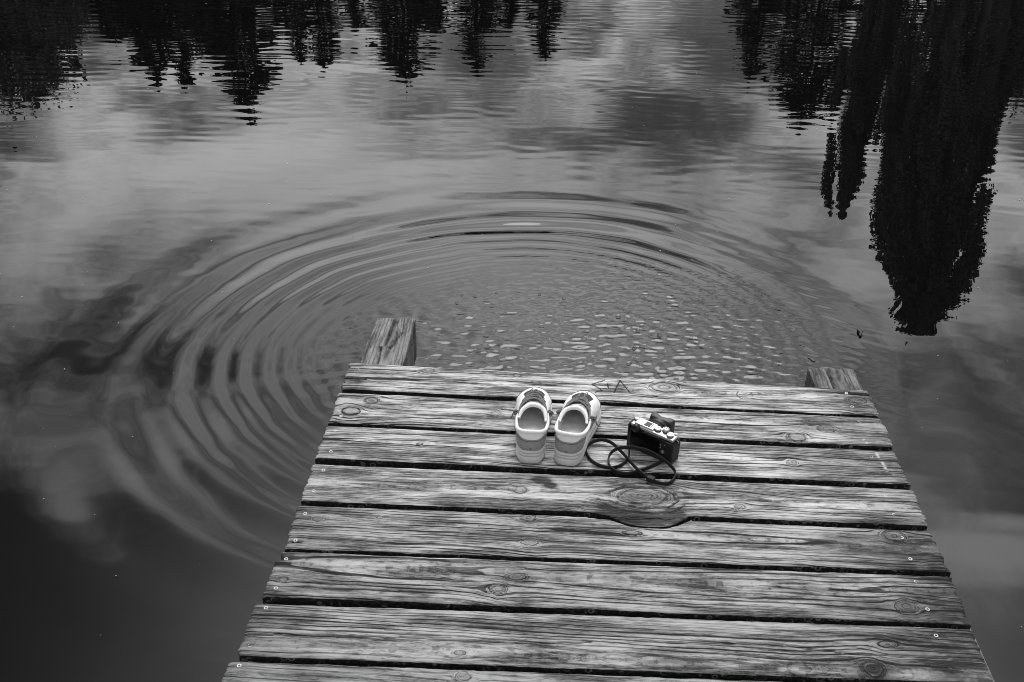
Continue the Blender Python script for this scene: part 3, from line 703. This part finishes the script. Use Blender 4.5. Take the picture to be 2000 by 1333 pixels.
# ------------------------------------------------------------------ camera on the planks
M_BLACK = simple('black_leatherette', .012, .55, spec=.25, var=.3, vscale=300, bump=.0005, bscale=900)
M_BLACKMETAL = simple('black_metal', .015, .45, var=.2, vscale=100, spec=.3)
M_SILVER = simple('silver_alloy', .52, .34, metal=.7, var=.06, vscale=150)
M_SCREEN = simple('screen_glass', .003, .22, spec=.12, var=.1)
M_HOOD = simple('matte_hood', .035, .5, spec=.35, var=.2, vscale=80)
M_CASE = simple('dark_case_leather', .022, .6, spec=.25, var=.3, vscale=90, bump=.0005, bscale=700)
M_STRAP = simple('dark_strap_leather', .016, .6, var=.3, vscale=120, spec=.2)
M_MARK = simple('white_marking', .7, .6)
cam = empty('compact_camera', (.115, -.350, .0), R(-35), label='small silver topped black camera standing on the planks beside the sneakers', category='camera')
def cpart(g, name, m_, parent=cam, smooth=False): return g.build(name, m_, parent, smooth=smooth)
g = Geo(); g.box((-.0605, -.0165, .006), (.0635, .0165, .063), .006, seg=3); body = cpart(g, 'body', M_BLACK)
g = Geo(); g.box((.044, -.0205, .010), (.0665, .022, .062), .007, seg=3); cpart(g, 'grip', M_BLACK)
g = Geo(); g.box((-.0625, -.0185, .0), (.0665, .0185, .0125), .004, seg=3); g.box((-.0655, -.0175, .0), (-.0600, .0165, .070), .0025); cpart(g, 'half_case', M_CASE)
g = Geo(); g.box((-.0590, -.0150, .0645), (.0620, .0158, .0725), .0028, seg=3); g.box((-.0500, -.0120, .070), (.0030, .0150, .0772), .0022); cpart(g, 'top_plate', M_SILVER)
g = Geo(); g.box((-.0555, -.0185, .0150), (.0265, -.0155, .0600), .0012); cpart(g, 'screen', M_SCREEN)
g = Geo(); g.box((-.0190, -.0176, .0605), (.0260, -.0140, .0690), .0012); cpart(g, 'rear_strip', simple('dark_grey_metal', .04, .4))
g = Geo(); g.lathe([(.0, -.022), (.0055, -.0225), (.0068, -.0245), (.0098, -.0245), (.0108, -.021), (.0108, -.014)], axis_o=(-.0415, 0, .0655), axis='y', seg=28); cpart(g, 'eyepiece', M_BLACKMETAL, smooth=True)
g = Geo(); g.box((-.0245, -.0090, .0768), (-.0085, .0100, .0780), .0004); cpart(g, 'hot_shoe', M_BLACKMETAL)
g = Geo(); g.box((-.0262, -.0090, .0772), (-.0243, .0100, .0794), .0004); g.box((-.0087, -.0090, .0772), (-.0068, .0100, .0794), .0004); cpart(g, 'shoe_rail', M_SILVER)
def dial(x, y, r_, z0, h, rough_edge=True):
    g = Geo(); n = 40; aa = np.linspace(0, 2*np.pi, n, endpoint=False); k_ = np.where(np.arange(n) % 2, 1., .955)
    rings = [(1., 0), (1., h*.85), (.93, h), (.0, h)]
    V = np.stack([np.stack([x+np.cos(aa)*r_*q*(k_ if 0 < i < 2 or i == 0 else 1), y+np.sin(aa)*r_*q*(k_ if i < 2 else 1), np.full(n, z0+hh)], 1) for i, (q, hh) in enumerate(rings)], 0)
    g.add(V, grid_faces(len(rings), n, wrap_j=True, flip=True)); return cpart(g, 'dial', M_SILVER)
for x_, y_, r_ in ((.0105, .0, .0095), (.0290, .0075, .0096), (.0475, -.0040, .0092), (-.0535, .0060, .0080)):
    g = Geo(); g.lathe([(r_, .0722), (r_, .0737), (r_-.001, .0742), (.004, .0742)], axis_o=(x_, y_, 0), seg=28); cpart(g, 'dial_base', M_BLACKMETAL, smooth=True)
d1 = dial(.0105, .000, .0082, .072, .0075)
d2 = dial(.0290, .0075, .0082, .072, .0095)
d3 = dial(.0475, -.0040, .0078, .072, .0070)
g = Geo(); g.lathe([(.0050, .0001), (.0052, .0005), (.0064, .0005), (.0066, .0001)], axis_o=(.0290, .0075, .0815), seg=28); g.lathe([(0, .0006), (.0012, .0006), (.0012, .0)], axis_o=(.0290, .0075, .0815), seg=10); g.build('dial_ring', M_BLACKMETAL, d2)
g = Geo(); g.lathe([(0, .0006), (.0016, .0006), (.0018, .0)], axis_o=(.0115, .0015, .0795), seg=12); g.build('dial_mark', M_BLACKMETAL, d1)
g = Geo(); g.lathe([(.0065, 0), (.0065, .006), (.0055, .0068), (0, .0068)], axis_o=(-.0535, .0060, .0720), seg=24); cpart(g, 'focus_knob', M_SILVER, smooth=True)
g = Geo(); g.lathe([(.0045, 0), (.0045, .0045), (.004, .005), (0, .005)], axis_o=(.0555, .0115, .0715), seg=20); cpart(g, 'shutter_button', M_SILVER, smooth=True)
for (x, z) in ((.0312, .0465), (.0312, .0385), (.0492, .0388), (.0420, .0500)):
    g = Geo(); g.lathe([(0, -.0182), (.0013, -.0182), (.0018, -.0175), (.0018, -.015)], axis_o=(x, 0, z), axis='y', seg=14); cpart(g, 'button', simple('button_grey', .22, .4) if 'btn' not in globals() else btn)
g = Geo(); g.lathe([(.0032, -.0170), (.0034, -.0185), (.0052, -.0185), (.0056, -.0165)], axis_o=(.0385, 0, .0285), axis='y', seg=24); pad = cpart(g, 'control_pad', simple('pad_grey', .14, .35), smooth=True)
g = Geo()
for k_ in range(4):
    a_ = k_*math.pi/2; g.box((.0385+.0017*math.cos(a_)-.0006, -.0178, .0285+.0017*math.sin(a_)-.0006), (.0385+.0017*math.cos(a_)+.0006, -.0164, .0285+.0017*math.sin(a_)+.0006), .0002)
g.build('pad_marking', M_MARK, pad)
g = Geo(); g.box((.0440, -.0215, .0540), (.0620, -.0150, .0640), .003, seg=3); cpart(g, 'thumb_rest', M_BLACK)
for s_ in (-1, 1):
    g = Geo(); aa = np.linspace(0, 2*np.pi, 16, endpoint=False); g.tube(np.stack([.0655*s_+.0035*np.cos(aa), 0*aa+.002, .060+.0035*np.sin(aa)], 1), .0009, 6, closed=True); cpart(g, 'strap_ring', M_SILVER, smooth=True)
# lens barrel and square hood
lx, lz = -.0135, .0375
g = Geo(); g.lathe([(.0285, .0150), (.0285, .0220), (.0270, .0226), (.0270, .0270), (.0288, .0275), (.0288, .0370), (.0262, .0376), (.0262, .0410), (.0275, .0415), (.0275, .0480), (.0240, .0485), (.0200, .0470), (.012, .0440), (0, .0425)], axis_o=(lx, 0, lz), axis='y', seg=48); lens = cpart(g, 'lens', M_BLACKMETAL, smooth=True)
g = Geo(); g.lathe([(.0289, .0300), (.0292, .0305), (.0292, .0345), (.0289, .0350)], axis_o=(lx, 0, lz), axis='y', seg=48); g.build('lens_ring', M_SILVER if False else M_BLACK, lens)
def hood():
    n = 64; aa = np.linspace(0, 2*np.pi, n, endpoint=False)
    def sq(hw, hh, p):
        c, s_ = np.cos(aa), np.sin(aa); d = (np.abs(c/hw)**p+np.abs(s_/hh)**p)**(-1/p); return c*d, s_*d
    secs = [(.0278, .0278, 2., .0455), (.0285, .0285, 2.2, .0500), (.0310, .0295, 6., .0540), (.0325, .0300, 10., .0600), (.0330, .0305, 10., .0720)]
    outer = []
    for hw, hh, p_, y in secs:
        x, z = sq(hw, hh, p_); yy = np.full(n, y)
        if y > .07: yy = yy-.009*np.exp(-(x/.016)**2)*(np.abs(z) > .02)
        outer.append(np.stack([lx+x, yy, lz+z], 1))
    inner = [np.stack([lx+(o_[:, 0]-lx)*.95, o_[:, 1]-.0002, lz+(o_[:, 2]-lz)*.95], 1) for o_ in outer[::-1][:4]]
    V = np.stack(outer+inner, 0); g_ = Geo(); g_.add(V.reshape(-1, 3), grid_faces(len(outer)+len(inner), n, wrap_j=True)); return g_
hood().build('lens_hood', M_HOOD, cam, smooth=False)
# leather strap: two slack loops on the planks
PATH = [(.0497, -.377, .055), (.0497, -.377, .030), (.0559, -.3771, .012), (.0527, -.3897, .005), (.0375, -.4125, .0045), (.0171, -.4259, .0045), (-.0066, -.425, .0045), (-.0302, -.4121, .0045), (-.0458, -.3879, .0045), (-.0511, -.3607, .0055),
        (-.044, -.3407, .008), (-.0291, -.3305, .012), (-.01, -.3263, .014), (.0115, -.3358, .014), (.0298, -.358, .012), (.0498, -.3947, .012), (.0692, -.4308, .011), (.0886, -.4577, .010), (.1035, -.4707, .008), (.1239, -.4787, .0045),
        (.1446, -.4789, .0045), (.1602, -.4622, .0055), (.165, -.4418, .010), (.153, -.4237, .018), (.13, -.4056, .026), (.1018, -.3875, .030), (.0706, -.3764, .030), (.0417, -.3705, .026), (.0194, -.3721, .018), (.0061, -.3868, .010),
        (.0035, -.4088, .006), (.0104, -.4294, .0045), (.027, -.4439, .0045), (.0491, -.4474, .0045), (.0719, -.4378, .0045), (.0992, -.4219, .0045), (.127, -.4023, .005), (.141, -.3909, .008), (.1506, -.3875, .020), (.1613, -.3891, .045), (.1720, -.3850, .061)]
PATH[0] = (.0640, -.3225, .062); PATH[1] = (.0560, -.3450, .040)
def to_cam(p): q = np.asarray(p, float)-np.array([.115, -.350, 0]); return q@rotz(R(-35))
g = Geo(); sp = cspline(to_cam(PATH), 260); g.tube(sp, 1, 10, flat=(.0050, .0021), up=(0, 0, 1)); strap = cpart(g, 'strap', M_STRAP, smooth=True)
kp = to_cam([(.1035, -.4707, .008)])[0]; ka = math.atan2(*(to_cam([(.1239, -.4787, .0045)])[0]-to_cam([(.0886, -.4577, .010)])[0])[1::-1])
g = Geo(); g.box(kp+[-.0095, -.0070, -.0050], kp+[.0095, .0070, .0075], .0016, rot=rotz(ka), org=kp); g.build('strap_keeper', M_STRAP, strap)

# ------------------------------------------------------------------ small things afloat
M_FLUFF = simple('pale_fluff', .5, .9); M_TWIG = simple('wet_twig', .02, .6)
def specks():
    r = np.random.default_rng(4); g = Geo()
    for i in range(620):
        y = r.uniform(-.6, 7.2); hx = 1.5+.62*(y+.6); x = r.uniform(-hx-.3, hx)
        if abs(x) < .78 and y < .42: continue
        if y < .8 and r.random() < .35: continue
        if math.hypot(x, y-.9) < 1.0 and r.random() < .8: continue
        s_ = r.choice([.0016, .0024, .0034], p=[.5, .36, .14])*(1+.16*max(0, y)); n = 6; a = np.linspace(0, 2*np.pi, n, endpoint=False)+r.uniform(0, 6)
        rr = s_*r.uniform(.5, 1., n); el = r.uniform(.5, 1.)
        V = np.vstack([np.stack([x+rr*np.cos(a), y+rr*np.sin(a)*el, np.full(n, WZ+.0035)], 1), [x, y, WZ+.0045]])
        j = np.arange(n); g.add(V, None, np.stack([j, (j+1) % n, np.full(n, n)], 1))
    tag(g.build('floating_specks', M_FLUFF, smooth=False), kind='stuff', label='pale specks of fluff scattered over the lake')
specks()
def twig():
    g = Geo(); p = cspline([(1.099, 1.150, WZ+.004), (1.108, 1.168, WZ+.008), (1.103, 1.19, WZ+.007), (1.113, 1.226, WZ+.004)], 16)
    g.tube(p, np.interp(np.linspace(0, 1, 16), [0, .4, .6, 1], [.003, .0062, .0050, .002]), 8)
    g.tube(cspline([p[6], p[6]+[.006, .004, .002], p[6]+[.010, .003, .0]], 6), .0022, 6)
    tag(g.build('twig', M_TWIG), label='short dark twig floating alone on the water', category='twig')
twig()
def glass_fn(T, b):
    b.inputs['Base Color'].default_value = (.8, .8, .8, 1); b.inputs['Roughness'].default_value = 0.; b.inputs['Transmission Weight'].default_value = 1.; b.inputs['IOR'].default_value = 1.12
M_BUB = mat('bubble_film', glass_fn)
bub = None
for (x, y, s_) in [(-.537, 1.376, .007), (-.479, 1.372, .008), (-.389, 1.409, .006), (-.203, 1.407, .007), (-.098, 1.380, .008), (-.549, 1.302, .007), (.130, 1.239, .011), (.290, 1.101, .011), (.183, .988, .010), (.156, .873, .010), (.205, 1.126, .008)]:
    if bub is None:
        g = Geo(); a = np.linspace(0, np.pi/2, 7); g.lathe([(math.cos(q)*1., math.sin(q)*.8) for q in a], seg=18); bub = g.build('bubble', M_BUB); o = bub
    else: o = bub.copy(); COL.objects.link(o)
    o.location = (x, y, WZ+.002); o.scale = (s_, s_, s_)
    tag(o, label='tiny clear bubble floating on the ripples beyond the jetty end', category='bubble', group='bubbles on the rippled water')

# ------------------------------------------------------------------ trees on the far bank (seen mirrored in the lake)
M_LEAF = simple('dark_foliage', .10, .8, var=.45, vscale=1.2, spec=.2); M_NEEDLE = simple('dark_needles', .04, .85, var=.45, vscale=1.5, spec=.2); M_BARK = simple('tree_bark', .06, .9, var=.3, vscale=4.)
def leaves(C, size, r, stretch=1.6, dirs=None):
    n = len(C); a = r.normal(size=(n, 3)); a /= np.linalg.norm(a, axis=1)[:, None]
    if dirs is not None: a = a*.55+dirs; a /= np.linalg.norm(a, axis=1)[:, None]
    b = np.cross(a, r.normal(size=(n, 3))); b /= np.linalg.norm(b, axis=1)[:, None]+1e-9
    s_ = size*r.uniform(.6, 1.3, n)[:, None]
    V = np.stack([C-a*s_*stretch*.5, C+b*s_*.45, C+a*s_*stretch*.5, C-b*s_*.45], 1).reshape(-1, 3)
    return V, np.arange(4*n).reshape(n, 4)
def add_trunk(t, h, r0, limbs, lean=(0, 0)):
    g = Geo(); zz = np.linspace(0, h, 12); p = np.stack([lean[0]*(zz/h)**2+.06*np.sin(zz*.7), lean[1]*(zz/h)**2, zz], 1)
    g.tube(p, r0*(1-.93*zz/h)+.01, 8)
    for L_ in limbs: g.tube(cspline(L_, 7), np.linspace(.05, .012, 7), 5)
    g.build('trunk', M_BARK, t)
def conifer(x, y, h, rb, seed, label, group, cb=.12, dens=1., ragged=.35, shape=.6, leaf=.21, droop=.25):
    r = np.random.default_rng(seed); t = empty('spruce_tree', (x, y, bank_z(y)), label=label, category='tree', group=group)
    C = []; Dd = []; limbs = []; z = h*cb; 
    while z < h-.1:
        f = (h-z)/(h*(1-cb)); rad0 = rb*1.5*min(1., f*1.0)**shape; nb = int(r.integers(5, 9))
        off = r.uniform(.65, 1.15)
        for k_ in range(nb):
            a = r.uniform(0, 2*np.pi); rad = max(.12, rad0*off*(1+ragged*r.normal()*.6)); d = np.array([math.cos(a), math.sin(a), 0.])
            n = max(6, int(rad*19*dens)); s_ = r.uniform(.12, 1., n)**.8
            P_ = d*(s_*rad)[:, None]; P_[:, 2] += z-droop*rad*s_**1.5+.10*rad*np.maximum(0, s_-.75)*2
            P_ += r.normal(size=(n, 3))*np.array([.10, .10, .07])*(.5+.5*rad/rb)*1.3
            P_[:, :2] += np.stack([-d[1]*np.ones(n), d[0]*np.ones(n)], 1)*(r.normal(size=n)*.16*rad*(1-.5*s_))[:, None]
            C.append(P_); Dd.append(np.repeat((d*[1, 1, 1]+[0, 0, -.35])[None], n, 0))
            if k_ < 2 and rad > .5: limbs.append([(0, 0, z), d*rad*.5+[0, 0, z-.08*rad], d*rad*.98+[0, 0, z-droop*rad]])
        z += r.uniform(.22, .42)*(1.25-.5*(1-f))
    C.append(np.stack([r.normal(size=14)*.05, r.normal(size=14)*.05, h-r.uniform(-.1, 1.1, 14)], 1)); Dd.append(np.repeat([[0, 0, 1.]], 14, 0))
    C = np.concatenate(C); V, q = leaves(C, leaf, r, 2.2, np.concatenate(Dd))
    add_trunk(t, h, .012*h+.05, limbs); g = Geo(); g.add(V, q); o = g.build('crown', M_NEEDLE, t, smooth=False)
    return t
def columnar(x, y, h, prof, seed, label, group, n=26000, leaf=.15, nl=26, name='poplar_tree', hang=False, lean=0., skew=None, gap=.55):
    """prof: list of (height fraction, radius); foliage in tall strands with gaps between"""
    r = np.random.default_rng(seed); t = empty(name, (x, y, bank_z(y)), label=label, category='tree', group=group)
    pf = np.array(prof); C = []; Dd = []; limbs = []
    per = n//nl
    for k_ in range(nl):
        a = r.uniform(0, 2*np.pi); rf = r.uniform(.1, 1.)**.6
        f0 = r.uniform(pf[0, 0], .78); f1 = min(.985, f0+r.uniform(.14, .42)) if k_ > 3 else r.uniform(.9, 1.)
        if k_ <= 3: rf = r.uniform(0, .25); f0 = .5
        ff = f0+(f1-f0)*r.beta(1.5, 1.5, per); w_ = (ff-f0)/(f1-f0)
        R_ = np.interp(ff, pf[:, 0], pf[:, 1]); cr = R_*rf*(1-.15*w_)
        thick = (.20+.34*np.sin(np.pi*np.clip(w_*.95+.04, 0, 1)))*np.interp(ff, pf[:, 0], pf[:, 1]).max()*gap
        cx_ = np.cos(a+.25*w_)*cr+(np.interp(ff, *skew) if skew else 0); cy_ = np.sin(a+.25*w_)*cr
        ph = r.uniform(0, 9)
        P_ = np.stack([cx_, cy_, ff*h], 1)+np.clip(r.normal(size=(per, 3)), -1.5, 1.5)*np.stack([thick*.5, thick*.5, np.full(per, .12)], 1)
        P_[:, 0] += .14*np.sin(ff*h*1.7+ph)
        C.append(P_); Dd.append(np.repeat([[.0, 0, -1.1 if hang else .7]], per, 0))
        sk = (lambda f_: float(np.interp(f_, *skew))) if skew else (lambda f_: 0.); Ra, Rb = np.interp([f0, f1*.9], pf[:, 0], pf[:, 1])
        limbs.append([(sk(0), 0, f0*h*.72), (math.cos(a)*Ra*rf*.6+sk(f0), math.sin(a)*Ra*rf*.6, f0*h), (math.cos(a+.25)*Rb*rf*.8+sk(f1*.9), math.sin(a+.25)*Rb*rf*.8, f1*h*.9)])
    if not hang:                                             # a loose spire at the very top
        f_ = r.uniform(.92, .992, 900); w_ = (1.0-f_)/.09*.75+.05; sx_ = np.interp(f_, *skew) if skew else 0.
        C.append(np.stack([r.normal(size=900)*w_*.5+sx_, r.normal(size=900)*w_*.5, f_*h], 1)); Dd.append(np.repeat([[.0, 0, .9]], 900, 0))
    V, q = leaves(np.concatenate(C), leaf, r, 1.5, np.concatenate(Dd))
    add_trunk(t, h*.93, .010*h+.06, limbs); g = Geo(); g.add(V, q); g.build('crown', M_LEAF, t, smooth=False)
    return t
def broadleaf(x, y, h, rad, seed, label, group, n=22000, leaf=.17, cb=.25):
    r = np.random.default_rng(seed); t = empty('broadleaf_tree', (x, y, bank_z(y)), label=label, category='tree', group=group)
    C = []; limbs = []; nc = 46
    for k_ in range(nc):
        a = r.uniform(0, 2*np.pi); f = r.uniform(cb, 1.)**.8; rr = rad*math.sqrt(max(.03, 1-((f-.55)/.50)**2))*r.uniform(.25, 1.0)
        c = np.array([math.cos(a)*rr, math.sin(a)*rr, f*h*.93+.2]); s_ = r.uniform(.35, .95)*rad*.26
        m_ = n//nc; P_ = r.normal(size=(m_, 3))*s_*np.array([1, 1, .7]); C.append(c+P_)
        limbs.append([(0, 0, max(.1, f-.35)*h), c*[.5, .5, 1]-[0, 0, .12*h], c])
    for k_ in range(12):                                   # bare twigs that stick out of the top
        a = r.uniform(0, 2*np.pi); c = np.array([math.cos(a)*rad*.5*r.random(), math.sin(a)*rad*.5, h*.92]); tip = c+np.array([math.cos(a)*.5, math.sin(a)*.4, h*.08])
        limbs.append([c-[0, 0, 1.], c, tip]); C.append(c+(tip-c)*r.random((30, 1))+r.normal(size=(30, 3))*.12)
    V, q = leaves(np.concatenate(C), leaf, r, 1.4)
    add_trunk(t, h*.8, .016*h+.06, limbs); g = Geo(); g.add(V, q); g.build('crown', M_LEAF, t, smooth=False)
    return t
GL, GM, GR = 'trees on the far bank mirrored beside the lake corner', 'spruces on the far bank mirrored in the middle', 'tall trees on the far bank mirrored beyond the twig'
H = lambda hw, y: hw-.5-bank_z(y)
def trees():
    broadleaf(-27.3, 45, H(13.9, 45), 3.6, 41, 'rounded leafy tree whose twiggy mirrored top reaches lowest at the picture corner', GL)
    broadleaf(-33.5, 47, H(14.8, 47), 4.5, 42, 'wide dark leafy tree mirrored at the very edge of the picture', GL, n=16000)
    broadleaf(-24.4, 44, H(11.8, 44), 2.2, 46, 'small rounded leafy tree mirrored beside the twiggy one', GL, n=9000)
    conifer(-29.2, 62, H(15.4, 62), 3.2, 43, 'dense dark spruce mirrored just past the leafy trees', GL, dens=1.3)
    conifer(-25.9, 60, H(16.9, 60), 2.6, 44, 'slim spruce with a thin hanging tip, beside a twin of equal height', GL, dens=1.2)
    conifer(-24.1, 60, H(16.9, 60), 2.4, 45, 'slim spruce between its twin and the long pointed spruce', GL, dens=1.2)
    conifer(-20.2, 60, H(18.9, 60), 3.9, 47, 'long pointed ragged spruce mirrored lowest of the dark conifer row', GL, ragged=.5)
    conifer(-22.2, 61, H(16.2, 61), 3.0, 50, 'short dense spruce mirrored close beside the long pointed one', GL)
    conifer(-20.5, 75, H(19.2, 75), 2.3, 48, 'small spruce with a broken wispy tip past the long pointed one', GL, ragged=.5)
    conifer(-18.6, 75, H(20.0, 75), 2.6, 49, 'last slim spruce before the bright gap of sky', GL, ragged=.45)
    conifer(-16.2, 76, H(17.4, 76), 2.2, 51, 'low spruce mirrored at the top edge in the first sky gap', GL)
    conifer(-11.4, 70, H(19.8, 70), 4.4, 52, 'broad shaggy spruce, longest of the middle mirrored ones', GM, ragged=.45, dens=1.1)
    conifer(-9.4, 71, H(16.8, 71), 2.6, 57, 'short side spruce close against the broad shaggy one', GM)
    conifer(-6.6, 75, H(19.7, 75), 3.1, 53, 'narrow spruce mirrored second in length among the middle ones', GM, ragged=.5)
    conifer(-4.1, 76, H(17.0, 76), 1.7, 54, 'thin low spruce between two narrow ones', GM)
    conifer(-1.3, 75, H(18.4, 75), 3.0, 55, 'narrow spruce standing beside the wide open sky', GM, ragged=.45)
    conifer(15.3, 60, H(18.7, 60), 4.2, 61, 'broad loose conifer mirrored at the sky gap edge', GR, ragged=.55, dens=.85)
    conifer(11.9, 61, H(15.8, 61), 2.6, 62, 'thin conifer standing out at the open side of the broad loose one', GR, ragged=.5, dens=.8)
    columnar(14.4, 45, H(18.2, 45), [(.30, .9), (.55, 1.5), (.8, 1.55), (.93, 1.15), (1., .45)], 63, 'drooping birch with hanging strands beside the tallest poplar', GR, name='birch_tree', hang=True, n=20000, nl=24, gap=.42)
    columnar(17.05, 40, H(22.3, 40), [(.22, 1.9), (.5, 2.4), (.68, 2.6), (.8, 2.4), (.86, 1.95), (.92, 1.3), (.965, .65), (1., .1)], 64, 'tallest thick poplar whose mirrored tip reaches farthest down the water', GR, n=60000, nl=44, gap=.40, skew=([0, .5, .72, .85, .95, 1.], [-.9, -.8, -.1, .45, .6, .8]))
    columnar(19.0, 42, H(17.2, 42), [(.25, 1.0), (.6, 1.15), (.9, .8), (1., .3)], 65, 'shorter poplar pressed against the far side of the tallest one', GR, n=15000, nl=16, gap=.5)
    conifer(22.5, 56, H(14.6, 56), 3.4, 66, 'dark low conifer behind the poplars', GR, dens=1.4)
    conifer(19.0, 58, H(14.0, 58), 3.4, 67, 'low dense conifer between the birch and the poplars', GR, dens=1.2)
    conifer(-27.4, 63, H(15.2, 63), 3.0, 71, 'low filling spruce between the dense dark spruce and the slim twins', GL, dens=1.3)
    conifer(-30.8, 58, H(14.9, 58), 3.0, 72, 'dark spruce filling the row behind the leafy corner trees', GL, dens=1.3)
    conifer(-18.9, 66, H(15.0, 66), 2.8, 73, 'low bushy spruce at the foot of the long pointed one', GL, dens=1.3)
    broadleaf(26.8, 58, H(16.2, 58), 4.0, 68, 'round leafy tree mirrored at the edge past the poplars', GR)
    broadleaf(23.8, 50, H(12.4, 50), 3.2, 69, 'low bushy tree filling the bank beside the poplars', GR)
trees()
